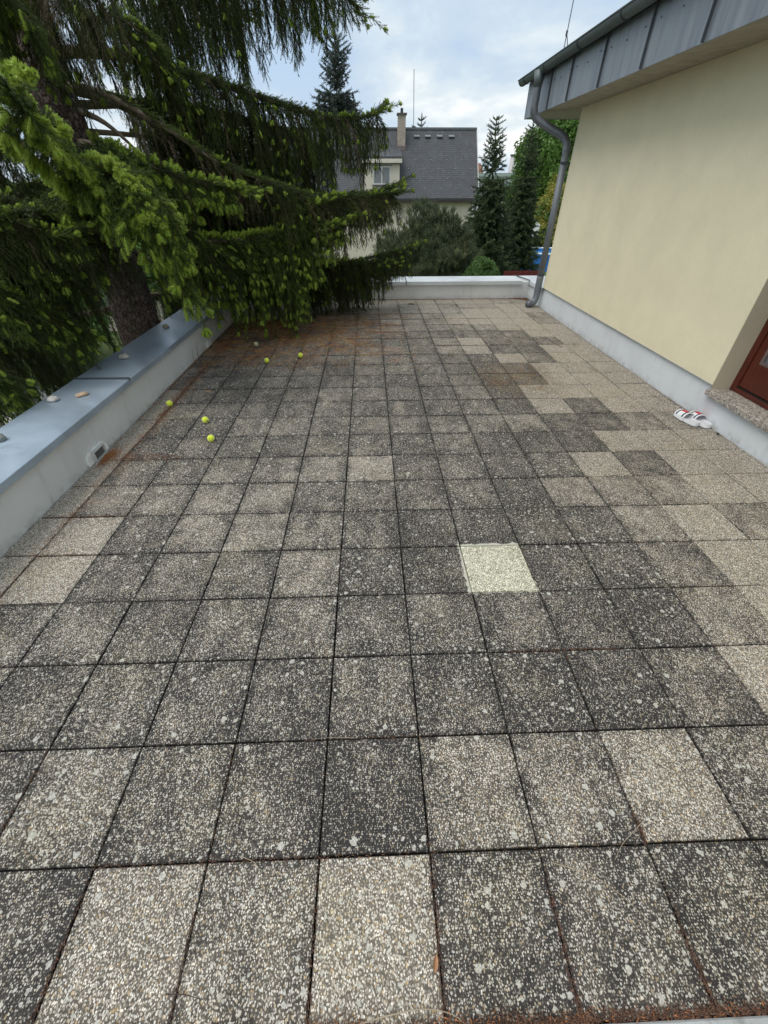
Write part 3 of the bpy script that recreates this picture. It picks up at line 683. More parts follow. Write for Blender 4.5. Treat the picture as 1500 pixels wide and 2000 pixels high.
for z_ in (2.20, .55):
    g = MB(); g.tube([(3.54, 8.50, z_-.012), (3.54, 8.50, z_+.012)], .066, 16); g.tube([(3.585, 8.47, z_), (3.66, 8.415, z_)], .006, 6); wl(g, 'pipe_clip', M['seam'], dp)
ar = empty('lightning_rod', (3.52, 9.55, 3.47)); props(ar, 'thin air rod with a clamp on the near house roof above the gutter', 'rod')
g = MB(); g.tube([(0,0,0),(.02,0,.9)], .007, 6); g.build('rod', M['seam'], ar)
g = MB(); g.tube([(.003,0,.33),(.006,0,.39)], .016, 6); g.build('clamp', M['seam'], ar)
g = MB(); g.tube(smooth_path([(.006,0,.36),(.05,0,.24),(.09,0,.02)], 4), .006, 6); g.build('bent_wire', M['seam'], ar)

# ------------------------------------------------------------------ big spruce
sp = empty('norway_spruce', (-3.15, 6.05, -3.2)); props(sp, 'large old spruce with drooping branches and fresh green tips hanging over the left parapet', 'tree')
bpy.context.view_layer.update()
g = MB(); r_ = random.Random(4)
tr = [(-3.15+.03*math.sin(k*.7), 6.05+.03*math.cos(k*.9), -3.2+k*.35) for k in range(42)]
g.tube(tr, [max(.05, .37-.0235*k*.35) if k > 1 else .42 for k in range(42)], 20); wl(g, 'trunk', M['bark'], sp, smooth=True)
def bough(pts, hang, side, dens=1.0, tip=.35, bright=.2, brown=.1, r0=.045, bare=0.0, ends=True, scale=1.15, step=.026, tsc=.82):
    sd0 = random.random()*50
    if tuple(pts[0][:2]) == (TX, TY): bare = max(bare, .24)   # inner wood near the trunk carries no needles
    path = smooth_path(pts, 8); g = MB(); L = [0]
    for a_, b_ in zip(path, path[1:]): L.append(L[-1]+(b_-a_).length)
    tot = L[-1]; g.tube(path, [max(.004, r0*(1-l/tot)**.8) for l in L], 7)
    br = wl(g, 'branch', M['branch'], sp, smooth=True)
    P = []; s = bare*tot
    def at(s):
        for i in range(len(L)-1):
            if L[i+1] >= s:
                f = (s-L[i])/max(1e-6, L[i+1]-L[i]); return path[i].lerp(path[i+1], f), (path[i+1]-path[i]).normalized()
        return path[-1], (path[-1]-path[-2]).normalized()
    wood = MB()
    def tips(p, d, ptip, sc=1.0):
        if random.random() < ptip:
            P.append((p, d, sc*tsc*random.uniform(.8, 1.25), 5 if random.random() < .6 else 6))
    while s < tot:
        p, d = at(s); u = s/tot; hz = d.cross(Vector((0,0,1)));
        if hz.length < .1: hz = Vector((1, 0, 0))
        hz.normalize()
        for sgn in (-1, 1):
            if random.random() > dens: continue
            sl = side[0]*(1-u)+side[1]*u
            lat = random.random()*sl*(1-.5*max(0, u-.7)/.3)
            # secondary twig going out sideways/forward
            od = (hz*sgn*1.0+d*random.uniform(.3, .9)+Vector((0, 0, random.uniform(-.25, .12)))).normalized()
            q = p.copy(); nst = int(lat/(.16*scale))
            for k in range(nst):
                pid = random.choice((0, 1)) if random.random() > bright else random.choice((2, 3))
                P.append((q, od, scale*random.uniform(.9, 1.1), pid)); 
                tips(q+Vector((0,0,.01)), (od+Vector((0,0,random.uniform(-.3,.8)))).normalized(), tip*.6)
                q = q+od*.16*scale; od = (od+Vector((random.gauss(0,.12), random.gauss(0,.12), -.10))).normalized()
            H = hang(u)*random.uniform(.55, 1.0)*(.72+.75*mnoise.noise(Vector((s*4.5+sd0, sgn, 0))))+.05
            dd = (od*.7+Vector((0, 0, -.8))).normalized(); h = 0
            isb = random.random() < brown
            while h < H:
                lb = random.random()
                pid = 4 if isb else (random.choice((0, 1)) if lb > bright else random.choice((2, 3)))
                P.append((q, dd, scale*random.uniform(.85, 1.1), pid))
                tips(q+dd*.08+Vector((random.gauss(0,.03), random.gauss(0,.03), 0)), (dd+Vector((random.gauss(0,.5), random.gauss(0,.5), 0))).normalized(), tip*(.25 if isb else .7))
                q = q+dd*.17*scale; h += .17*scale
                dd = (dd*.6+Vector((random.gauss(0,.10), random.gauss(0,.10), -1))).normalized()
            tips(q, dd, min(1, tip*(1.2 if not isb else .3)), 1.1)
        # pieces riding along the top of the branch
        P.append((p, (d+Vector((random.gauss(0,.25), random.gauss(0,.25), .15))).normalized(), scale*.8, random.choice((0, 2, 3)) if bare < u else 4))
        tips(p+Vector((0,0,.02)), (d*.4+hz*random.uniform(-.7,.7)+Vector((0,0,.7))).normalized(), tip)
        s += step*scale
    if ends:
        p, d = at(tot); hz = d.cross(Vector((0,0,1))).normalized()
        for k in range(5):
            od = (d+hz*(k-2)*.35+Vector((0,0,random.uniform(-.1,.25)))).normalized(); q = p-d*.08*k
            for m_ in range(2 if k != 2 else 3):
                P.append((q, od, scale*.85, random.choice((0,2)))); q = q+od*.16*scale
                tips(q, (od+Vector((random.gauss(0,.4), random.gauss(0,.4), .1))).normalized(), .9)
            P.append((q, od, tsc, 6))
    f = scatter('needle_foliage', 'spruce', P, br); 
    return len(P)
TX, TY = -3.15, 6.05
def H(a, b, c=None): return lambda u: (a+(b-a)*u) if c is None else (a+(b-a)*u*2 if u < .5 else b+(c-b)*(u-.5)*2)
cnt = 0
# upper right bough over the terrace
cnt += bough([(TX,TY,3.0),(-2.43,6.20,3.0),(-2.20,6.50,2.95),(-1.74,6.90,2.92),(-1.09,7.30,2.79),(-.45,7.60,2.66),(.12,7.80,2.66),(.40,7.96,2.74)], H(1.0,1.25,.55), (.5,.2), tip=.3, bare=.08, r0=.055)
cnt += bough([(TX,TY,2.6),(-2.3,7.1,2.7),(-1.3,7.9,2.6),(-.5,8.3,2.35)], H(1.1,1.1,.9), (.5,.3), tip=.15, brown=.3)
# bare-backed bough in front of the curtain, needles only towards its end
Bp = [(TX,TY,2.75),(-2.47,5.6,2.64),(-1.96,5.8,2.39),(-1.60,6.1,2.14),(-1.22,6.5,1.98),(-.72,6.9,1.83),(-.31,7.2,1.76),(.18,7.5,1.77),(.66,7.9,1.80)]
cnt += bough(Bp[:6], H(.12,.45,.8), (.18,.25), tip=.08, brown=.85, bare=.2, r0=.036, dens=.3, ends=False)
cnt += bough([(-1.22,6.5,1.965),(-.72,6.9,1.815)]+Bp[6:], H(.8,.75,.28), (.3,.18), tip=.22, brown=.35, bright=.1, r0=.024)
cnt += bough([(-.79,7.70,1.80),(-.2,7.95,1.76),(.3,8.1,1.80),(.62,8.2,1.86)], H(.75,.45,.2), (.22,.12), tip=.4, r0=.02)
# low bough reaching to the far side
cnt += bough([(TX,TY,1.7),(-1.97,6.90,1.25),(-1.19,7.80,.92),(-.16,8.30,.80),(.42,8.45,.89),(.92,8.6,.96)], H(.7,.85,.30), (.45,.2), tip=.22, bare=.15)
cnt += bough([(-1.19,7.80,.95),(-.5,8.0,.86),(.1,8.1,.82),(.55,8.15,.80)], H(.8,.75,.45), (.3,.2), tip=.2, r0=.02)
# centre bough with pale tips and hanging apron
cnt += bough([(TX,TY,1.9),(-2.20,5.75,1.50),(-1.86,6.10,1.34),(-1.21,6.60,1.36),(-.86,6.80,1.52),(-.50,6.90,1.68)], H(.5,1.3,.25), (.3,.2), tip=.85, bright=.8, dens=1, tsc=1.05)
cnt += bough([(-1.21,6.60,1.36),(-.74,6.80,1.36),(-.20,7.00,1.45)], H(1.3,.5,.12), (.3,.2), tip=.85, bright=.8, r0=.02, tsc=1.05)
cnt += bough([(-1.6,6.3,1.32),(-1.3,6.45,1.2),(-1.0,6.6,1.05),(-.85,6.62,.95)], H(1.0,.9,.8), (.25,.25), tip=.55, bright=.5, r0=.02)
cnt += bough([(-1.55,6.3,1.33),(-1.35,6.5,1.34),(-1.1,6.65,1.36),(-.9,6.75,1.42)], H(1.35,1.5,1.3), (.2,.2), tip=.75, bright=.65, r0=.02, tsc=.95)
# bright near bough on the left
cnt += bough([(TX,TY,1.75),(-2.75,5.3,1.9),(-2.4,4.5,2.0),(-2.14,4.0,2.08),(-1.99,3.65,2.16),(-1.90,3.30,2.25),(-1.86,3.12,2.30)], H(.2,.28,.06), (.22,.14), tip=.95, bright=.8, r0=.04, bare=.25, tsc=1.2)
cnt += bough([(-2.5,4.9,1.95),(-2.05,4.4,2.0),(-1.80,4.1,1.93),(-1.60,3.9,1.72),(-1.49,3.9,1.45),(-1.45,3.9,1.2)], H(.16,.26,.15), (.22,.2), tip=1., bright=.85, r0=.02, tsc=1.2)
cnt += bough([(-2.14,4.2,2.01),(-1.86,4.0,1.98),(-1.68,3.9,1.85),(-1.58,3.9,1.68)], H(.25,.3,.2), (.28,.2), tip=1., bright=.8, r0=.02, tsc=1.2)
0 and bough([(-2.4,4.6,1.9),(-2.1,4.2,1.75),(-1.85,4.0,1.6),(-1.7,3.95,1.4)], H(.14,.26,.2), (.2,.25), tip=.9, bright=.8, r0=.02)
# middle ones between
cnt += bough([(TX,TY,2.3),(-2.50,5.5,2.2),(-2.06,5.30,2.07),(-1.71,5.40,1.95),(-1.31,5.50,1.87)], H(.4,.4,.15), (.4,.15), tip=.8, bright=.7, tsc=1.1)
cnt += bough([(TX,TY,2.1),(-2.5,5.2,2.0),(-2.14,5.40,1.66),(-1.91,5.70,1.40),(-1.64,5.90,1.18)], H(.5,.6,.3), (.35,.2), tip=.5, bright=.4)
0 and bough([(TX,TY,1.6),(-2.7,5.4,1.55),(-2.35,5.1,1.35),(-2.08,5.0,1.22)], H(.5,.55,.4), (.3,.2), tip=.4, bright=.35)
# left side boughs below
cnt += bough([(TX,TY,1.9),(-2.95,5.0,1.8),(-2.72,4.2,1.72),(-2.85,3.6,1.70)], H(.7,.9,.5), (.5,.3), tip=.2)
0 and bough([(TX,TY,1.5),(-3.0,5.0,1.45),(-2.8,4.3,1.3),(-2.66,3.9,1.05),(-2.60,3.8,.9)], H(.7,.7,.4), (.4,.3), tip=.3, bright=.3)
cnt += bough([(-3.3,5.6,1.9),(-3.1,4.4,1.8),(-2.84,3.85,1.76),(-2.66,3.9,1.64),(-2.54,4.00,1.58),(-2.40,4.10,1.58)], H(.6,.6,.2), (.3,.15), tip=.45, bright=.35)
cnt += bough([(-3.3,5.0,1.6),(-3.1,3.6,1.42),(-2.87,3.45,1.28),(-2.78,3.80,1.0),(-2.68,4.00,.78)], H(.5,.5,.2), (.3,.15), tip=.5, bright=.4)
cnt += bough([(-3.4,4.6,1.5),(-3.3,3.0,1.3),(-2.98,2.85,1.10),(-2.95,3.00,.80),(-2.96,3.12,.56)], H(.5,.5,.25), (.3,.15), tip=.5, bright=.4)
cnt += bough([(TX,TY,2.5),(-3.5,5.0,2.3),(-3.6,4.0,2.0),(-3.5,3.2,1.7)], H(.9,1.0,.6), (.5,.4), tip=.1)
cnt += bough([(TX,TY,1.2),(-3.4,5.0,1.0),(-3.5,4.2,.8),(-3.4,3.4,.6)], H(.9,1.0,.8), (.5,.4), tip=.1)
0 and bough([(TX,TY,.9),(-3.05,5.2,.8),(-2.95,4.6,.6),(-2.9,4.2,.4)], H(.7,.7,.5), (.35,.3), tip=.25, bright=.2)
cnt += bough([(TX,TY,.6),(-3.9,5.5,.5),(-4.6,5.2,.2),(-5.2,5.0,-.2)], H(1,1,.8), (.5,.5), tip=.08)
cnt += bough([(TX,TY,1.5),(-3.9,6.4,1.4),(-4.7,6.8,1.1),(-5.5,7.0,.8)], H(1,1.2,.8), (.6,.5), tip=.08, brown=.3)
cnt += bough([(TX,TY,2.3),(-4.0,5.8,2.2),(-4.9,5.5,2.0),(-5.8,5.2,1.7)], H(1,1.2,.8), (.6,.5), tip=.08, brown=.3)
# behind: dark hanging curtains
cnt += bough([(TX,TY,2.1),(-2.5,7.0,2.0),(-1.7,8.0,1.75),(-.9,8.8,1.5)], H(1.1,1.2,.8), (.6,.4), tip=.1, brown=.4)
cnt += bough([(TX,TY,1.5),(-2.7,7.2,1.4),(-2.0,8.3,1.2),(-1.3,9.1,.95)], H(1.1,1.0,.8), (.6,.4), tip=.1, brown=.3)
cnt += bough([(TX,TY,1.1),(-2.6,6.9,1.05),(-2.0,7.4,.95),(-1.5,7.5,.85)], H(.5,.7,.6), (.4,.3), tip=.25)
cnt += bough([(TX,TY,.7),(-3.0,7.2,.5),(-2.8,8.4,.2)], H(.9,.9,.6), (.5,.4), tip=.1)
for pp in ([(TX,TY,2.8),(-2.5,7.2,2.7),(-1.8,8.3,2.45),(-1.0,9.0,2.2)], [(TX,TY,2.4),(-2.3,6.7,2.35),(-1.5,7.4,2.1),(-.9,8.0,1.85)], [(TX,TY,1.9),(-2.4,6.8,1.75),(-1.7,7.6,1.5),(-1.0,8.3,1.3)],
           [(-1.6,7.7,.95),(-1.1,8.1,.85),(-.5,8.3,.75),(.1,8.4,.72)], [(-1.9,7.2,1.45),(-1.3,7.3,1.35),(-.9,7.4,1.2)]):
    cnt += bough(pp, H(1.0,1.1,.8), (.35,.3), tip=.10, brown=.22, bright=.1, r0=.03, scale=1.3)
# crown above the frame, curtains hanging down against the sky
cnt += bough([(TX,TY,3.6),(-2.46,6.50,3.68),(-1.56,7.20,3.90),(-.69,7.60,3.94),(-.15,7.80,3.86),(.05,7.9,3.78)], H(.95,1.2,.2), (.35,.2), dens=.9, tip=.25, bare=.1, step=.032, scale=1.45)
cnt += bough([(TX,TY,4.2),(-2.26,7.00,4.15),(-1.38,8.00,4.35),(-.45,8.40,4.35)], H(1.3,1.35,.8), (.4,.3), dens=.85, tip=.1, step=.032, scale=1.45)
cnt += bough([(TX,TY,3.9),(-2.8,7.2,3.9),(-2.3,8.2,3.9),(-1.6,9.2,3.9)], H(1.3,1.2,.8), (.4,.3), dens=.55, tip=.05, step=.05)
cnt += bough([(TX,TY,3.3),(-2.73,5.4,3.3),(-2.23,4.9,3.35),(-1.85,4.6,3.3)], H(.7,.9,.4), (.3,.2), tip=.12, brown=.6, bright=.1)
cnt += bough([(TX,TY,3.1),(-2.85,5.3,3.1),(-2.45,4.5,3.0),(-2.22,4.0,2.96),(-2.12,3.8,2.94)], H(.5,.45,.2), (.25,.15), tip=.55, bright=.4)
cnt += bough([(-2.75,6.2,3.15),(-2.35,6.1,3.25),(-2.05,6.2,3.1),(-1.95,6.3,2.9)], H(.7,.7,.5), (.2,.15), tip=.5, bright=.35, r0=.02)
cnt += bough([(TX,TY,3.0),(-3.6,5.2,3.0),(-3.9,4.4,2.9)], H(1.1,1.2,.8), (.5,.4), tip=.05, brown=.4)
print('spruce pieces', cnt)
for pts_ in ([(TX,TY,2.75),(-2.6,6.5,2.6),(-1.9,7.2,2.1),(-1.6,7.6,1.9)], [(TX,TY,2.6),(-2.7,6.0,2.45),(-2.35,6.1,2.1)], [(TX,TY,1.5),(-3.3,5.0,1.5),(-3.3,4.0,1.65)]):
    g = MB(); q = smooth_path(pts_, 6); g.tube(q, [.035*(1-k/len(q))+.006 for k in range(len(q))], 7); wl(g, 'branch', M['branch'], sp, smooth=True)

# ------------------------------------------------------------------ other trees
def conifer(name, label, loc, h, rad, key, seed, sc=2.0, lean=0, group=None, droop=.25, step=.42, base=.04, sparse_top=.12, shape=1.0):
    r_ = random.Random(seed); st = random.getstate(); random.seed(seed)
    root = empty(name, loc); props(root, label, 'tree', group)
    g = MB(); g.tube([(lean*t, 0, h*t) for t in (0,.25,.5,.75,1)], [.04*h*.4, .03*h*.4, .02*h*.4, .01*h*.4, .01], 8); g.build('trunk', M['bark'], root, smooth=True)
    P = []; z = h*base
    while z < h*.985:
        u = z/h; rr = rad*(1-u)**shape*r_.uniform(.82, 1.12)+.10
        nb = 8 if u < .8 else 5; fs = .42+.58*min(1, (1-u)*2.0); off = r_.random()*6.28
        for k in range(nb):
            th = off+k*6.283/nb+r_.uniform(-.25, .25); R_ = rr*r_.uniform(.72, 1.12)
            d = Vector((math.cos(th), math.sin(th), (.5 if u > .8 else .12)-droop*(1-u))).normalized()
            p = Vector((lean*u, 0, z)); s = 0
            while s < R_:
                P.append((p.copy(), (d+Vector((random.gauss(0,.12), random.gauss(0,.12), 0))).normalized(), sc*fs*random.uniform(.8, 1.1), random.randint(0, 1)))
                if u < .93:
                    for q in range(3 if u < .8 else 1):
                        side = d.cross(Vector((0,0,1))).normalized()*random.choice((-1, 1))
                        dd = (side*random.uniform(.2, 1.0)+d*.5+Vector((0,0,-random.uniform(.1, 1.1)))).normalized()
                        P.append((p+dd*.04, dd, sc*fs*random.uniform(.6, 1.05), random.randint(0, 1)))
                p = p+d*.15*sc*fs; s += .15*sc*fs; d = (d+Vector((0, 0, .06))).normalized()
        z += step*(1.0 if u < .8 else .6)*r_.uniform(.8, 1.15)
    P.append((Vector((lean, 0, h-.25)), Vector((0,0,1)), sc*.45, 0)); P.append((Vector((lean, 0, h-.5)), Vector((0,0,1)), sc*.5, 1))
    scatter('crown', key, P, root); random.setstate(st); return root
conifer('spruce_tree', 'slender dark spruce with a spindly leader beside the slate roof', (4.75,17.0,-3.2), 6.8, 1.75, 'midspruce', 31, 1.9, lean=-.45, step=.21, shape=1.2)
conifer('spruce_tree', 'narrow dark spruce half behind the downpipe', (6.40,18.6,-3.2), 6.85, 1.1, 'midspruce', 32, 1.9, lean=-.45, step=.21, shape=1.2)
conifer('spruce_tree', 'tall grey-green spruce rising behind the overhanging boughs against the sky', (-1.75,35,-3.2), 12.0, 3.3, 'farspruce', 33, 3.2, lean=.3, step=.32, droop=.05, shape=.72)
conifer('spruce_tree', 'tiny distant treetop showing above the slate roof ridge', (4.75,45,-3.2), 9.5, 2.4, 'farspruce', 34, 4.0, step=.5)
def blob(name, label, cat, loc, rx, ry, rz, key, n, sc, seed, upbias=.6, pids=(0, 1), stem=.08, lump=.25, inner=.35):
    st = random.getstate(); random.seed(seed); root = empty(name, loc); props(root, label, cat)
    P = []
    for i in range(n):
        d = Vector((random.gauss(0,1), random.gauss(0,1), random.gauss(0,1))).normalized()
        if d.z < -.5: d.z *= -1
        q = 1-lump+lump*2*(mnoise.noise(d*2.2+Vector((seed, 0, 0)))*.5+.5)
        rr = (1-inner*random.random()**1.5)*q
        p = Vector((d.x*rx*rr, d.y*ry*rr, rz*(1+d.z*rr)))
        P.append((p, (d*(1-upbias)+Vector((random.gauss(0,.2), random.gauss(0,.2), upbias))).normalized(), sc*random.uniform(.7, 1.25), random.choice(pids)))
    g = MB(); g.tube([(0,0,0),(0,0,rz*1.2)], [stem, stem*.4], 7); g.build('trunk', M['bark'], root)
    scatter('crown', key, P, root); random.setstate(st); return root
blob('pine_bush', 'broad grey-green mountain pine just beyond the far parapet', 'bush', (2.10,14.0,-3.2), 1.75, 1.7, 2.2, 'pine', 9500, 1.05, 41, .75, (0,0,0,0,1,1,1,2), .15, .40, .45)
blob('boxwood_bush', 'round clipped dark green shrub in front of the two dark spruces', 'bush', (3.38,12.6,-3.2), .72, .7, 1.78, 'box', 2600, 1.0, 42, .3, lump=.08, inner=.15)
blob('leafy_tree', 'big leafy green tree partly hidden behind the downpipe and house corner', 'tree', (20.3,48,-3.2), 6.4, 4.5, 5.6, 'decid', 5200, 1.5, 43, .2, stem=.35, lump=.3)
blob('yellow_shrub', 'yellow-green shrub standing beside the downpipe', 'bush', (15.5,40,-3.2), 1.7, 1.5, 2.6, 'yellow', 1300, 1.2, 44, .7, (0,0,0,1), lump=.35, inner=.5)
blob('hedge_bush', 'low mid-green shrub behind the corner of the far parapet', 'bush', (8.9,21.5,-3.2), .9, .9, .95, 'decid', 420, .55, 45, .3, (0, 1))
blob('dark_shrub', 'dark shrub below the yellow one beside the downpipe', 'bush', (15.9,43,-3.2), 2.0, 1.2, 1.3, 'hedge', 420, .9, 46, .3)
blob('leafy_tree', 'round green garden tree beyond the left parapet', 'tree', (-11,14,-3.2), 2.6, 2.6, 2.4, 'decid', 1500, .8, 47, .2, stem=.2)
blob('leafy_tree', 'green garden tree seen through the gaps left of the trunk', 'tree', (-9.5,22,-3.2), 3.0, 3.0, 2.9, 'decid', 1500, .9, 48, .2, stem=.2)
# distant wood
P = []; random.seed(12)
for k in range(1500):
    x = random.uniform(-160, 170); y = 105+random.random()*50+abs(x)*.15
    hgt = 5.2+2.4*mnoise.noise(Vector((x*.03, y*.02, 0)))
    P.append((Vector((x, y, -3.2+random.random()**.6*hgt)), Vector((0,0,1)), random.uniform(2.6, 4.4), random.randint(0, 1)))
scatter('distant_wood', 'hedge', P)
P = []
for k in range(700):
    x = random.uniform(-24, 1); P.append((Vector((x, 38+random.random()*2.5, -3.2+random.random()*2.6)), Vector((0,0,1)), random.uniform(.8, 1.3), random.randint(0, 1)))
scatter('garden_hedge_foliage', 'hedge', P)
g = MB()

# ------------------------------------------------------------------ neighbouring house
nh = empty('neighbour_house', (2, 32, -3.2)); props(nh, 'cream house with a steep dark shingle roof and a dormer beyond the terrace', 'house')
bpy.context.view_layer.update()
def shingle():
    m_, t, b, o = mat('dark_shingles'); p = pos(t)
    br = N(t, 'ShaderNodeTexBrick'); br.offset = .5; br.squash = 1
    sxx = N(t, 'ShaderNodeSeparateXYZ'); t.links.new(p, sxx.inputs[0]); cb = N(t, 'ShaderNodeCombineXYZ')
    t.links.new(sxx.outputs[0], cb.inputs[0]); t.links.new(MATH(t, 'MULTIPLY', sxx.outputs[2], 1.3), cb.inputs[1]); t.links.new(cb.outputs[0], br.inputs['Vector'])
    br.inputs['Scale'].default_value = 1.0; br.inputs['Brick Width'].default_value = .22; br.inputs['Row Height'].default_value = .115; br.inputs['Mortar Size'].default_value = .011
    br.inputs['Color1'].default_value = (.062,.066,.073,1); br.inputs['Color2'].default_value = (.080,.085,.094,1); br.inputs['Mortar'].default_value = (.040,.042,.047,1)
    nn = NOISE(t, p, 1.3, 5, .65, .3); c = MIX(t, MATH(t, 'MULTIPLY', SMOOTH(t, nn, .45, .7), .45), br.outputs['Color'], (.05,.045,.04))
    nq = NOISE(t, VMUL(t, p, (3, 1, .6)), 2, 4); c = MIX(t, MATH(t, 'MULTIPLY', SMOOTH(t, nq, .55, .75), .4), c, (.13,.135,.14))
    setin(t, b, 'Base Color', c); b.inputs['Roughness'].default_value = .75; bump(t, b, br.outputs['Fac'], .5, -.03); return m_
M['shingle'] = shingle()
X0, X1 = -6.0, 6.75
g = MB(); g.box(X0+.1, X1-.25, 30.0, 34.6, -3.2, 1.30)
g.prism([(30.0,1.302),(32.3,4.30),(34.6,1.302)], 0, X0+.12, X1-.27); wl(g, 'wall', M['house_wall'], nh)
ey, ez, ry_, rz2 = 29.62, 1.36, 32.3, 4.56
g = MB(); g.prism([(ey, ez), (ry_, rz2), (2*ry_-ey, ez), (2*ry_-ey, ez-.12), (ry_, rz2-.14), (ey, ez-.12)], 0, X0, X1); wl(g, 'roof', M['shingle'], nh)
g = MB(); g.box(X0, X1+.02, 32.2, 32.4, 4.50, 4.60); wl(g, 'ridge_cap', simple('grey_ridge', (.13,.14,.145), .7), nh)
g = MB(); g.prism([(ey, ez+.02), (ry_, rz2+.03), (ry_, rz2-.18), (ey, ez-.16)], 0, X1+.003, X1+.05); wl(g, 'verge_board', simple('pale_verge', (.42,.42,.40), .6), nh)
g = MB(); g.box(X0, X1, 29.50, 29.615, 1.19, 1.31); wl(g, 'eaves_gutter', simple('brown_gutter', (.035,.028,.026), .5), nh)
g = MB(); g.box(X0+.1, X1-.25, 29.64, 29.99, 1.10, 1.20); wl(g, 'eaves_board', simple('brown_board', (.30,.23,.17), .7), nh)
def rz_at(y): return ez+(rz2-ez)/(ry_-ey)*(y-ey)
# dormer
g = MB(); g.prism([(29.87, 1.66), (29.87, 3.05), (31.2, 3.05), (30.0, 1.66)], 0, .06, 2.10); wl(g, 'dormer_wall', M['house_wall'], nh)
g = MB(); g.prism([(29.66, 3.12), (29.66, 3.20), (31.6, 3.62), (31.5, 3.3), (31.2, 3.055), (29.7, 3.055)], 0, -.10, 2.24); wl(g, 'dormer_roof', M['shingle'], nh)
g = MB(); g.box(-.08, 2.22, 29.635, 29.657, 2.93, 3.11); wl(g, 'dormer_fascia', simple('cream_fascia', (.62,.57,.48), .7), nh)
g = MB(); g.box(.0, 2.16, 29.66, 29.865, 2.90, 2.955); wl(g, 'dormer_soffit', simple('brown_soffit', (.11,.08,.06), .7), nh)
g = MB(); g.box(.0, 2.16, 29.80, 29.90, 1.555, 1.655); wl(g, 'dormer_apron', simple('lead_apron', (.12,.12,.12), .6), nh)
wx0, wx1, wz0, wz1 = .57, 1.58, 1.98, 2.80
g = MB()
for (a0, a1, b0, b1) in ((wx0, wx1, wz1-.06, wz1), (wx0, wx1, wz0, wz0+.06), (wx0, wx0+.06, wz0+.06, wz1-.06), (wx1-.06, wx1, wz0+.06, wz1-.06), (1.045, 1.105, wz0+.06, wz1-.06)): g.box(a0, a1, 29.82, 29.868, b0, b1)
wf = wl(g, 'window', simple('white_window_frame', (.62,.60,.56), .5), nh)
def sub(g, name, m_, par):
    o = g.build(name, m_, None); o.parent = par; o.matrix_parent_inverse = (nh.matrix_basis).inverted(); return o
def lace():
    m_, t, b, o = mat('lace_curtain'); p = pos(t); w = N(t, 'ShaderNodeTexWave'); w.inputs['Scale'].default_value = 6; w.inputs['Distortion'].default_value = 2; t.links.new(p, w.inputs['Vector'])
    setin(t, b, 'Base Color', RAMP(t, w.outputs['Fac'], [(.2, (.10,.11,.12)), (.8, (.32,.33,.34))])); b.inputs['Roughness'].default_value = .3; return m_
for a0, a1 in ((wx0+.06, 1.045), (1.105, wx1-.06)):
    g = MB(); g.box(a0, a1, 29.845, 29.855, wz0+.06, wz1-.06); o = g.build('pane', lace(), wf)
g = MB(); g.box(wx0-.04, wx1+.04, 29.76, 29.868, wz0-.075, wz0-.003); wl(g, 'window_sill', simple('dark_sill', (.09,.08,.08), .6), nh)
g = MB(); g.box(wx0-.05, wx1+.05, 29.845, 29.867, wz1+.003, wz1+.05); wl(g, 'window_lintel', simple('grey_lintel', (.2,.19,.18), .6), nh)
# chimney
def brickm():
    m_, t, b, o = mat('pale_chimney_brick'); p = pos(t)
    br = N(t, 'ShaderNodeTexBrick'); sxx = N(t, 'ShaderNodeSeparateXYZ'); t.links.new(p, sxx.inputs[0]); cb = N(t, 'ShaderNodeCombineXYZ')
    t.links.new(MATH(t, 'ADD', sxx.outputs[0], sxx.outputs[1]), cb.inputs[0]); t.links.new(sxx.outputs[2], cb.inputs[1]); t.links.new(cb.outputs[0], br.inputs['Vector'])
    br.inputs['Scale'].default_value = 1; br.inputs['Brick Width'].default_value = .25; br.inputs['Row Height'].default_value = .08; br.inputs['Mortar Size'].default_value = .01
    br.inputs['Color1'].default_value = (.30,.24,.19,1); br.inputs['Color2'].default_value = (.42,.35,.28,1); br.inputs['Mortar'].default_value = (.35,.33,.30,1)
    setin(t, b, 'Base Color', br.outputs['Color']); b.inputs['Roughness'].default_value = .9; return m_
g = MB(); g.box(2.06, 2.50, 31.45, 31.95, 3.2, 5.05); ch = wl(g, 'chimney', brickm(), nh)
def subw(g, name, m_, par):     # sub-part, world coordinates
    o = g.build(name, m_, par); o.matrix_parent_inverse = nh.matrix_basis.inverted() if par is nh else Matrix.Identity(4); return o
g = MB(); g.box(2.00, 2.56, 31.39, 32.01, 5.055, 5.13); subw(g, 'chimney_cap', simple('dark_cap', (.10,.085,.07), .8), ch)
g = MB(); g.tube([(2.28,31.7,5.13),(2.28,31.7,5.30),(2.28,31.7,5.31),(2.28,31.7,5.36)], [.09,.07,.11,.03], 8); subw(g, 'chimney_pot', simple('black_pot', (.02,.03,.03), .6), ch)
g = MB(); g.prism([(31.42, rz_at(31.42)+.02), (31.42, rz_at(31.42)+.24), (31.449, rz_at(31.42)+.24), (31.449, rz_at(31.42)+.02)], 0, 2.02, 2.54); subw(g, 'chimney_flashing', simple('mauve_flashing', (.17,.13,.13), .6), ch)
for cx_ in (3.20, 3.85, 4.55, 5.25):
    g = MB(); yy = 31.95; zc_ = rz_at(yy); g.prism([(yy-.06, zc_-.05), (yy-.08, zc_+.02), (yy+.05, zc_+.08)], 0, cx_-.15, cx_+.15); wl(g, 'roof_vent', simple('vent_metal', (.05,.055,.055), .5), nh)
    g = MB(); g.prism([(yy-.10, zc_+.025), (yy-.10, zc_+.045), (yy+.08, zc_+.115), (yy+.08, zc_+.095)], 0, cx_-.16, cx_+.16); wl(g, 'vent_hood', simple('pale_vent_hood', (.24,.25,.25), .5), nh)
g = MB(); r_ = random.Random(2)
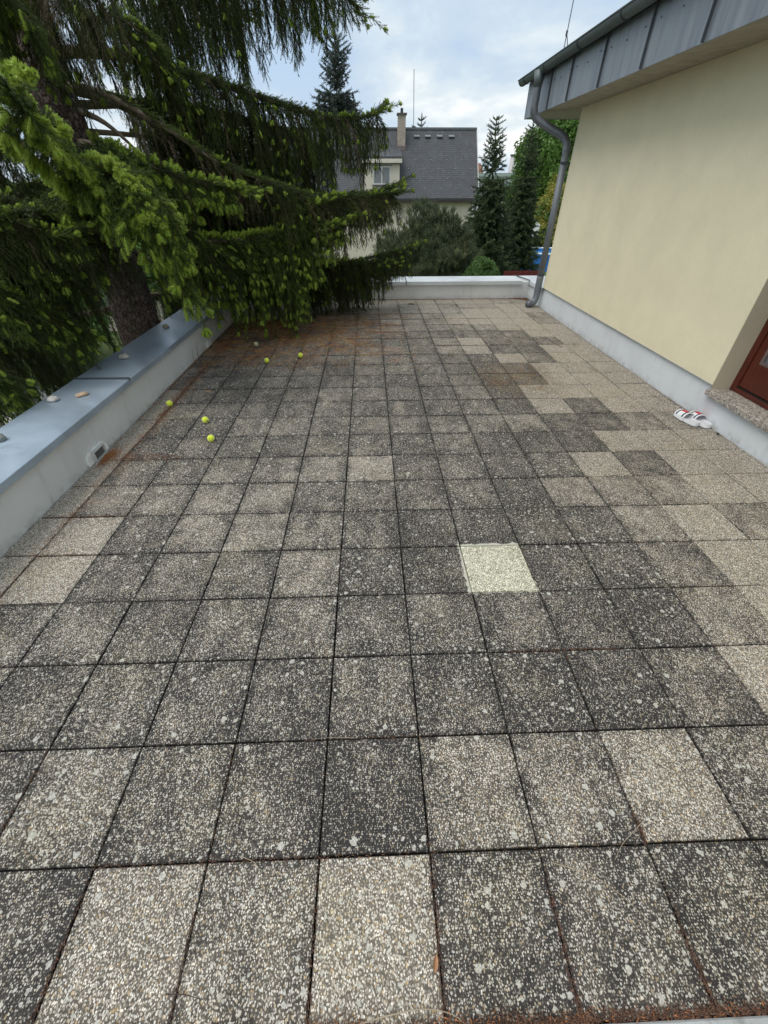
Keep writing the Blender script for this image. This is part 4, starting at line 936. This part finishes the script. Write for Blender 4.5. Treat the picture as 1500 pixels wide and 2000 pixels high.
for row, (yy, off) in enumerate(((29.95, 0), (30.35, .45), (30.72, 0), (31.05, .4))):
    x = -5.6+off
    while x < 6.5:
        if not (-.2 < x < 2.3): z_ = rz_at(yy); g.box(x-.018, x+.018, yy-.03, yy+.03, z_+.02, z_+.06)
        x += .92
o = wl(g, 'snow_guards', simple('pale_snow_guard', (.50,.50,.46), .6), nh); o['kind'] = 'stuff'
lr = empty('lightning_rod', (3.03, 32.3, 4.6)); props(lr, 'tall thin rod standing on the slate roof ridge beside the chimney', 'rod')
g = MB(); g.tube([(0,0,0),(-.08,0,2.35)], .02, 6); g.build('rod', simple('grey_rod', (.22,.24,.25), .5), lr)
g = MB(); g.box(-.10, .10, -.05, .05, 0, .06); g.build('foot', M['seam'], lr)

# distant buildings ----------------------------------------------------------
fb = empty('garden_building', (16, 62, -3.2)); props(fb, 'distant pale flat-roofed building between the two dark spruces', 'building')
g = MB(); g.box(-4.2, 6, 0, 8, 0, 6.0); g.build('wall', simple('white_panels', (.62,.64,.62), .7), fb)
g = MB(); g.box(-4.4, 6.2, -.2, 8.2, 6.005, 6.35); g.build('roof_band', simple('pale_green_band', (.38,.46,.42), .6), fb)
for k in range(5):
    g = MB(); g.box(-3.6+k*1.9, -2.1+k*1.9, -.06, -.005, 3.7, 5.4); g.build('window', simple('far_glass', (.22,.28,.28), .2), fb)
sk = empty('smokestack', (41.6, 150, -3.2)); props(sk, 'far grey-white factory chimney between the spruce tops', 'chimney')
g = MB(); g.tube([(0,0,0),(0,0,11.8)], [1.2, .75], 14); g.build('shaft', simple('pale_stack', (.50,.47,.47), .8), sk, smooth=True)
g = MB(); g.tube([(0,0,11.805),(0,0,12.1)], .95, 14); g.build('rim', M['seam'], sk)
hg = empty('far_house', (11.8, 78, -3.2)); props(hg, 'distant house with a red-brown roof at the edge of the slate roof', 'house')
g = MB(); g.box(-1.5, 5.5, 0, 7, 0, 6.2); g.build('wall', simple('white_far_wall', (.68,.68,.66), .8), hg)
g = MB(); g.prism([(-.4, 6.2), (3.5, 7.9), (7.4, 6.2)], 0, -2, 6); g.build('roof', simple('red_brown_roof', (.20,.09,.06), .8), hg)
lh = empty('garden_house', (-13, 19, -3.2), .3); props(lh, 'pale garden house glimpsed through the boughs on the left', 'house')
g = MB(); g.box(-5, 4, 0, 5, 0, 3.0); g.build('wall', M['house_wall'], lh)
g = MB(); g.prism([(-.6, 3.0), (2.5, 4.6), (5.6, 3.0)], 0, -5.5, 4.5); g.build('roof', simple('brown_tiles', (.16,.08,.06), .8), lh)
for k in range(3):
    g = MB(); g.box(-4+k*2.8, -2.7+k*2.8, -.04, -.003, 1.0, 2.3); g.build('window', M['glass_dark'], lh)
rf = empty('garden_fence', (5.4, 15.2, -3.2)); props(rf, 'dark red board fence behind the far right corner of the parapet', 'fence')
for k in range(6):
    g = MB(); g.box(-.62+k*.215, -.42+k*.215, 0, .03, .05, 2.86+.01*(k % 2)); g.build('board', simple('dark_red_boards', (.14,.020,.018), .6) if k == 0 else bpy.data.materials['dark_red_boards'], rf)
g = MB(); g.box(-.64, .67, .031, .09, .6, .7); g.build('rail', bpy.data.materials['dark_red_boards'], rf)
pl = empty('swimming_pool', (14.2, 36.5, -3.2)); props(pl, 'round blue above-ground pool glimpsed between the spruce and the downpipe', 'pool')
g = MB(); n = 32; Rp = 2.1
ring = [(Rp*math.cos(6.2832*k/n), Rp*math.sin(6.2832*k/n)) for k in range(n)]
g.add([(x, y, 0) for x, y in ring]+[(x, y, 1.15) for x, y in ring]+[(x*.97, y*.97, 1.15) for x, y in ring]+[(x*.97, y*.97, .1) for x, y in ring],
      [(k, (k+1) % n, n+(k+1) % n, n+k) for k in range(n)]+[(2*n+k, 2*n+(k+1) % n, 3*n+(k+1) % n, 3*n+k) for k in range(n)])
g.build('wall', simple('blue_liner', (.02, .13, .42), .4), pl, smooth=True)
g = MB(); g.tube([(x*.985, y*.985, 1.17) for x, y in ring+[ring[0]]], .06, 6); g.build('rim', simple('white_rim', (.7,.72,.72), .5), pl)
g = MB(); g.add([(x*.965, y*.965, .95) for x, y in ring], [tuple(range(n))]); g.build('water', simple('pool_water', (.10,.38,.62), .05), pl)
g = MB(); g.box(-.3, .3, -.02, .02, 0, .55)
wb = props(empty('white_board', (10.5, 29.6, -.55)), 'small white panel standing behind the right-hand dark spruce', 'panel')
g = MB(); g.prism([(-.25, 0), (.18, 0), (.25, .62), (-.02, .75)], 1, 0, .03); g.build('panel', simple('white_panel', (.75,.75,.75), .6), wb)
g = MB(); g.tube([(0,.015,-2.65),(0,.015,0)], .03, 6); g.build('post', M['seam'], wb)

# ------------------------------------------------------------------ small things on the terrace
def ballmat(name, c, fade=0):
    m_, t, b, o = mat(name); p = objc(t)
    n_ = NOISE(t, p, 60, 4, .6); cc = RAMP(t, n_, [(.3, tuple(x*.82 for x in c)), (.7, c)])
    cc = MIX(t, MATH(t, 'MULTIPLY', SMOOTH(t, NOISE(t, p, 22, 3), .62, .7), .5), cc, (.18, .17, .06))
    setin(t, b, 'Base Color', cc); b.inputs['Roughness'].default_value = 1; b.inputs['Sheen Weight'].default_value = .4
    bump(t, b, NOISE(t, p, 260, 3), .6, .002); return m_
M['ball'] = ballmat('tennis_felt', (.74, .86, .05)); M['ball_old'] = ballmat('faded_felt', (.58, .55, .32))
M['ballseam'] = simple('ball_seam', (.55, .58, .40), .8)
M['ballhole'] = simple('torn_rubber', (.03, .035, .02), .9)
def ball(x, y, label, old=False, hole=False, rot=0):
    root = empty('tennis_ball', (x, y, .0335)); root.rotation_euler = (rot, rot*.7, rot*1.9); props(root, label, 'ball', 'tennis balls lying on the terrace')
    me = bpy.data.meshes.new('ball_shell'); bm = bmesh.new(); bmesh.ops.create_icosphere(bm, subdivisions=4, radius=.0333)
    for f in bm.faces: f.smooth = True
    bm.to_mesh(me); bm.free(); me.materials.append(M['ball_old'] if old else M['ball']); link(bpy.data.objects.new('felt', me), root)
    g = MB(); q = []
    for k in range(49):
        t_ = 2*math.pi*k/48; a_, b_ = .44, 1.0
        v = Vector((math.cos(t_)-.33*math.cos(3*t_)*-1*.0+.30*math.cos(3*t_), math.sin(t_)-.30*math.sin(3*t_), 1.05*math.cos(2*t_)*.75)).normalized()*.0334
        q.append(v)
    g.tube(q, .0011, 5, cap=False); g.build('seam', M['ballseam'], root)
    if hole:
        g = MB(); d = Vector((.75, -.6, -.1)).normalized(); g.tube([d*.0325, d*.0342], [.008, .006], 8); o = g.build('worn_spot', M['ballhole'], root)
ball(-1.507, 6.06, 'faded cream tennis ball lying in the brown needles under the spruce', old=True, rot=.4)
ball(-1.201, 5.31, 'yellow tennis ball at the edge of the needle mat, left of its twin', rot=1.2, hole=False)
ball(-.766, 5.51, 'yellow tennis ball farthest to the right, near the needle mat', rot=2.2)
ball(-1.998, 3.925, 'yellow tennis ball closest to the left parapet', rot=2.9)
ball(-1.478, 3.505, 'yellow tennis ball with a dark worn spot', hole=True, rot=0)
ball(-1.304, 3.11, 'yellow tennis ball nearest to the viewer', rot=1.7)
def rock(x, y, z, s, label, col, seed):
    r_ = Vector((seed*3.1, 0, 0)); me = bpy.data.meshes.new('stone'); bm = bmesh.new(); bmesh.ops.create_icosphere(bm, subdivisions=3, radius=1)
    for v in bm.verts:
        n_ = v.co.normalized(); k = 1+.28*mnoise.noise(n_*1.3+r_)+.10*mnoise.noise(n_*3.5+r_); v.co = Vector((n_.x*s[0]*k, n_.y*s[1]*k, n_.z*s[2]*k))
    zmin = min(v.co.z for v in bm.verts)
    for v in bm.verts: v.co.z = max(v.co.z, zmin*.75)
    for f in bm.faces: f.smooth = True
    bm.to_mesh(me); bm.free(); me.materials.append(simple('stone_%d' % seed, col, .85, var=.35, scale=40, bmp=.6, bscale=120))
    o = link(bpy.data.objects.new('stone', me)); o.location = (x, y, z-zmin*.75); o.rotation_euler = (0, 0, seed*1.3)
    props(o, label, 'stone', 'stones on the left coping')
rock(-2.52, 5.52, .409, (.045,.038,.028), 'small grey-beige stone on the coping, farthest from the viewer', (.30,.27,.21), 1)
rock(-2.50, 4.28, .409, (.055,.05,.032), 'pale round speckled stone on the coping beside the trunk foot', (.42,.41,.35), 2)
rock(-2.40, 3.25, .409, (.055,.026,.02), 'flat long tan stone on the coping just before the seam', (.46,.33,.22), 3)
rock(-2.59, 3.14, .409, (.036,.045,.026), 'angular whitish stone on the coping, left of the tan one', (.50,.46,.42), 4)
rock(-2.57, 2.42, .409, (.05,.045,.03), 'dark grey rounded stone on the coping at the left edge of the picture', (.19,.21,.19), 5)

# slides ---------------------------------------------------------------------
M['white_rubber'] = simple('white_rubber', (.74,.74,.75), .5, var=.05); M['grey_sole'] = simple('pale_grey_footbed', (.60,.60,.62), .6, var=.08, bmp=.2, bscale=300)
M['navy'] = simple('navy_print', (.012,.016,.045), .5); M['red'] = simple('red_print', (.55,.015,.03), .5)
def slide(x, y, rz, z, tilt, label):
    root = empty('slide_sandal', (x, y, z), rz); root.scale = (1.24, 1.08, 1.25); root.rotation_euler = (tilt[0], tilt[1], rz); props(root, label, 'sandal', 'pair of slides by the house wall')
    Ls = .275; ol = []
    def halfw(t): # t 0 heel ..1 toe
        return .036+.012*math.sin(math.pi*min(1, t*1.02))-.004*math.cos(2*math.pi*t) if 0 < t < 1 else 0
    def outline(grow=0, n=36):
        o_ = []
        for k in range(n):
            a = 2*math.pi*k/n; c, s = math.cos(a), math.sin(a)
            e = .62; yy = math.copysign(abs(c)**e, c)*(Ls/2+grow); w = (.050+grow if c > 0 else .040+grow)
            w = .040+grow+(.012)*max(0, min(1, (c+.4)/1.2)); o_.append((math.copysign(abs(s)**.72, s)*w, yy))
        return o_
    o0 = outline(-.004); o1 = outline(.003); o2 = outline(0); o3 = outline(-.008); n = len(o0)
    def zt(yy): return .026+.010*(yy < 0)*(-yy/.137)+.004*max(0, yy/.137)**2
    g = MB(); V = [(a, b, 0) for a, b in o0]+[(a, b, .008) for a, b in o1]+[(a, b, zt(b)) for a, b in o2]+[(a, b, zt(b)-.001) for a, b in o3]
    F = [tuple(range(n))[::-1]]
    for L_ in range(3): F += [(L_*n+k, L_*n+(k+1) % n, (L_+1)*n+(k+1) % n, (L_+1)*n+k) for k in range(n)]
    g.add(V, F); g.build('sole', M['white_rubber'], root, smooth=False)
    g = MB(); V = [(a, b, zt(b)-.0012) for a, b in outline(-.0085)]+[(a*.5, b*.6, zt(b*.6)-.007) for a, b in outline(-.0085)]+[(0, 0, zt(0)-.007)]
    F = [(k, (k+1) % n, n+(k+1) % n, n+k) for k in range(n)]+[(n+k, n+(k+1) % n, 2*n) for k in range(n)]; g.add(V, F); g.build('footbed', M['grey_sole'], root, smooth=True)
    # strap: arch over the foot, y from -.01 to .095
    def S_(a, yy, off=0): # a 0..pi across
        hgt = .056-.11*yy*.8; w = .052+off; return Vector((-math.cos(a)*w, yy+.012*math.sin(a), .006+max(0, math.sin(a))**.75*(hgt+off)))
    na, ny = 18, 15; y0_, y1_ = -.022, .100
    g = MB()
    for off in (0, .004):
        V = [S_(math.pi*i/na, y0_+(y1_-y0_)*j/ny, off) for j in range(ny+1) for i in range(na+1)]; F = []; b0 = len(g.v)
        g.v += [tuple(v) for v in V]
        for j in range(ny):
            for i in range(na):
                mi = 0
                if off:
                    if j in (2, 3) or j in (11, 12): mi = 1
                    elif 4 <= j <= 10 and 7 <= i <= 14: mi = 2
                    if not (3 <= i <= 15): mi = 0
                    if off and (j in (2, 3, 11, 12)) and 2 <= i <= 16: mi = 1
                g.f.append(tuple(b0+q for q in (j*(na+1)+i, j*(na+1)+i+1, (j+1)*(na+1)+i+1, (j+1)*(na+1)+i))); g.mi.append(mi)
    nn = (na+1)*(ny+1)
    for i in range(na):
        g.f.append((i, i+1, nn+i+1, nn+i)); g.mi.append(0); q = ny*(na+1)
        g.f.append((q+i, q+i+1, nn+q+i+1, nn+q+i)); g.mi.append(0)
    g.build('strap', [M['white_rubber'], M['navy'], M['red']], root, smooth=True)
slide(3.465, 3.385, R(5), .001, (0, 0), 'white slide sandal with navy stripes and a red block, the left one of the pair')
slide(3.566, 3.340, R(-2), .001, (0, 0), 'white slide sandal tucked beside the house plinth, the right one of the pair')

# litter ---------------------------------------------------------------------
def needle_litter(name, samples, m_, L=(.012, .022), w=.0012, label=None, cat=None):
    V, F = [], []
    for (x, y, z, a) in samples:
        l = random.uniform(*L); dx, dy = math.cos(a)*l/2, math.sin(a)*l/2; px_, py_2 = -math.sin(a)*w/2, math.cos(a)*w/2
        z0, z1 = z+random.uniform(0, .004), z+random.uniform(0, .006); k = len(V)
        V += [(x-dx-px_, y-dy-py_2, z0), (x-dx+px_, y-dy+py_2, z0), (x+dx, y+dy, z1), (x, y, max(z0, z1)+.0015)]
        F += [(k, k+1, k+3), (k+1, k+2, k+3), (k+2, k, k+3)]
    me = bpy.data.meshes.new(name); me.from_pydata(V, [], F); me.materials.append(m_); o = link(bpy.data.objects.new(name, me)); o['kind'] = 'stuff'
    if label: o['label'] = label
    if cat: o['category'] = cat
    return o
M['lit_o'] = simple('orange_needles', (.36, .15, .055), .9, var=.3, scale=9); M['lit_b'] = simple('brown_needles', (.13, .068, .044), .9, var=.4, scale=12)
M['lit_y'] = simple('ochre_needles', (.40, .27, .07), .9, var=.3, scale=9)
random.seed(21)
def fld(x, y, s=2.0, o_=0): return mnoise.noise(Vector((x*s+o_, y*s*.9, o_)))
so, sb, sy = [], [], []
# mat under the spruce: strings of needles
for k in range(11000):
    x = random.uniform(-2.2, .9); y = random.uniform(5.0, 8.6)
    wgt = max(0, 1-abs(y-6.7)/1.9)*max(0, 1-max(0, x+.9)/1.9)
    if x < -1.2 : wgt *= max(0, 1-max(0, (5.3-y))/.3)
    if random.random() > wgt*(.55+.9*fld(x, y, 1.6, 3)): continue
    n = random.randint(10, 34); a = random.gauss(.35, .5) if random.random() < .7 else random.random()*3.14; tgt = (so, sy, sb)[random.choices((0, 1, 2), (4, 2.2, 3))[0]]
    for q in range(n):
        tgt.append((x+random.gauss(0, .004), y+random.gauss(0, .004), .002, a+random.gauss(0, .45))); x += math.cos(a)*.009; y += math.sin(a)*.009; a += random.gauss(0, .13)
# left strip between the first joint and the wall
for k in range(20000):
    y = random.uniform(1.0, 7.5); x = -2.22+abs(random.gauss(0, .03)) if random.random() < .2 else -1.995+random.gauss(0, .014+.05*min(1, max(0, (y-3.2)/2.5)))
    if random.random() > (.10+.9*min(1, max(0, (y-2.6)/2.2)))*(.5+fld(x, y, 2.5)): continue
    (so if random.random() < .3 else sb).append((x, y, .001, random.gauss(1.45, .6)))
for k in range(1100):    # heap at the drain
    t_ = random.random()*6.28; rr = abs(random.gauss(0, 1)); x = -2.17+abs(math.cos(t_))*rr*.065; y = 2.86+math.sin(t_)*rr*.10
    if x < -2.215: continue
    so.append((x, y, .001+max(0, .02-.012*rr)*random.random(), random.random()*3.14))
for k in range(300):
    u = random.random()**1.5; x = -2.02+u*.55+random.gauss(0,.02); y = 2.80+.03*math.sin(u*3)+random.gauss(0, .035*(1-u)+.02); sb.append((x, y, .001, random.gauss(.2, .5)))
    if k % 3 == 0: so.append((x, y+.01, .001, random.random()*3))
for k in range(3800):    # bottom edge
    x = random.uniform(-.9, 1.75); y = -.400+abs(random.gauss(0, .012))*(1+.8*fld(x, 0, 6)); (so if random.random() < .08 else sb).append((x, y, .000+random.random()*.006, random.gauss(0, .8)))
for (jx, ya, yb, n, wd) in ((-.8, -.4, .1, 500, .004), (-.4, -.4, .02, 420, .004), (0, -.4, .05, 380, .004), (.4, -.4, .1, 900, .008), (.8, -.4, .02, 900, .008), (1.2, -.4, -.1, 500, .006), (1.2, .0, .10, 160, .006), (-1.2, -.3, .4, 300, .004), (1.2, .4, 1.6, 120, .003), (-.4, 0, .4, 90, .003)):
    for k in range(int(n*.3)):
        y = random.uniform(ya, yb); 
        if ya < -.3 and random.random() > 1.1-(y-ya)/(yb-ya): continue
        sb.append((jx+random.gauss(0, wd), y, -.002, random.gauss(1.57, .35)))
for (jy, xa, xb, n) in ((0, -.8, .2, 120), (0, .2, 1.4, 50), (.4, -.1, .5, 50), (1.6, -2.2, -1.6, 200), (2.0, -2.2, -1.7, 220), (.8, .9, 1.5, 120)):
    for k in range(n): sb.append((random.uniform(xa, xb), jy+random.gauss(0, .005), -.002, random.gauss(0, .35)))
for k in range(2600):    # far right corner and base of the far wall
    u = random.random()**2; v_ = random.random()**2
    if u+v_ > 1: continue
    sb.append((3.62-u*.42, 9.25-v_*.33, .001+random.random()*.006, random.random()*3.14))
    if k % 4 == 0: so.append((3.62-u*.42, 9.25-v_*.33, .004, random.random()*3.14))
for k in range(2600): (sb if k % 3 else so).append((random.uniform(-.5, 3.5), 9.255-abs(random.gauss(0, .022)), .001, random.random()*3.14))
for k in range(500): (sy if k % 2 else sb).append((2.0+random.gauss(0, .35), 4.55+random.gauss(0, .28), .001, random.random()*3.14))
for k in range(260): sy.append((1.75+random.gauss(0,.3), 7.5+random.gauss(0,.25), .001, random.random()*3.14))
needle_litter('orange_needle_litter', so, M['lit_o'], w=.0030, label='orange fallen spruce needles on the slabs'); needle_litter('brown_needle_litter', sb, M['lit_b'], w=.0024, label='brown fallen needles filling joints and edges')
needle_litter('ochre_needle_litter', sy, M['lit_y'], w=.0030, label='ochre fallen needles under the spruce')
M['straw'] = simple('straw_twig', (.34,.28,.20), .8, var=.2, scale=30); M['dk'] = simple('dry_dark_twig', (.06,.04,.03), .9)
def twig(pts, r, label, m_='straw', name='dry_twig'):
    g = MB(); q = smooth_path([(x, y, z) for x, y, z in pts], 6); c = sum((Vector(p) for p in q), Vector())/len(q)
    g.tube([p-c for p in q], [r*(1-.6*k/len(q)) for k in range(len(q))], 5); o = g.build(name, M[m_], None, smooth=True); o.location = c; props(o, label, 'twig', 'dry twigs scattered on the slabs')
twig([(.836,-.044,.004),(.949,-.078,.010),(1.03,-.13,.008),(1.075,-.175,.006),(1.124,-.223,.004)], .0016, 'long pale curved twig across the slab at the lower right')
twig([(1.219,.063,.005),(1.16,.03,.010),(1.107,-.002,.008),(1.06,-.044,.004)], .0016, 'short pale twig crossing the joint above the long one')
twig([(-.283,.011,.004),(-.225,-.012,.012),(-.195,-.055,.008),(-.168,-.111,.004)], .0012, 'thin pale twig hanging over the joint at the lower left')
twig([(-.43,-.305,.004),(-.37,-.308,.007),(-.325,-.318,.004)], .0018, 'stubby brown twig at the bottom left', 'dk')
twig([(.12,-.385,.004),(.24,-.366,.010),(.34,-.358,.008),(.42,-.37,.006),(.46,-.392,.004)], .0022, 'grey-brown arched twig lying at the bottom edge', 'straw')
twig([(-.76,.43,.004),(-.70,.428,.006),(-.60,.435,.004)], .0011, 'small straw stem lying in a joint at the left')
twig([(-1.72,2.02,.004),(-1.60,1.975,.008),(-1.50,2.03,.006),(-1.44,1.96,.004)], .0016, 'forked pale twig on the slabs near the left wall')
twig([(-1.62,1.98,.004),(-1.585,2.1,.008),(-1.57,2.2,.004)], .0014, 'straight pale twig touching the forked one')
twig([(.13,.40,.003),(.0,.405,.006),(-.08,.398,.003)], .0011, 'thin straw stem along a joint in the centre foreground')
twig([(-2.12,5.35,.0),(-2.13,5.36,.14),(-2.10,5.38,.27)], .004, 'dark dead seedling stem standing by the left wall', 'dk', 'dead_stem')
twig([(-2.15,5.25,.0),(-2.18,5.30,.10),(-2.17,5.33,.20)], .003, 'shorter dead stem leaning at the left wall', 'dk', 'dead_stem')
twig([(3.1,5.85,.004),(3.02,5.95,.03),(3.0,6.0,.05)], .004, 'small dark twig on the slabs by the house wall', 'dk')
def dry_leaf(x, y, s, rz, label, col):
    g = MB(); V = [(-s,0,.004),(-.4*s,.38*s,.010),(.4*s,.34*s,.012),(s,0,.006),(.4*s,-.34*s,.004),(-.4*s,-.38*s,.006),(0,0,.0)]
    g.add(V, [(0,1,6),(1,2,6),(2,3,6),(3,4,6),(4,5,6),(5,0,6)]); V2 = [(a, b, c-.0015) for a, b, c in V]
    g.add(V2, [(1,0,6),(2,1,6),(3,2,6),(4,3,6),(5,4,6),(0,5,6)]); o = g.build('dry_leaf', simple('dry_leaf_'+str(int(s*1000)), col, .8), None); o.location = (x, y, .002); o.rotation_euler = (.1, .1, rz); props(o, label, 'leaf', 'dry leaves')
dry_leaf(-1.70, 4.31, .045, -.2, 'pale brown dry leaf on the slabs left of the middle', (.30,.20,.13))
dry_leaf(1.08, 8.78, .075, 0, 'dark red-brown leaf near the far parapet', (.12,.04,.025))
dry_leaf(3.64-.05, 3.08, .03, .6, 'tiny dark leaf against the plinth beside the sandals', (.03,.03,.02))
dry_leaf(.385, -.27, .022, 1.3, 'small tan bud scale in the joint at the bottom', (.38,.20,.10))
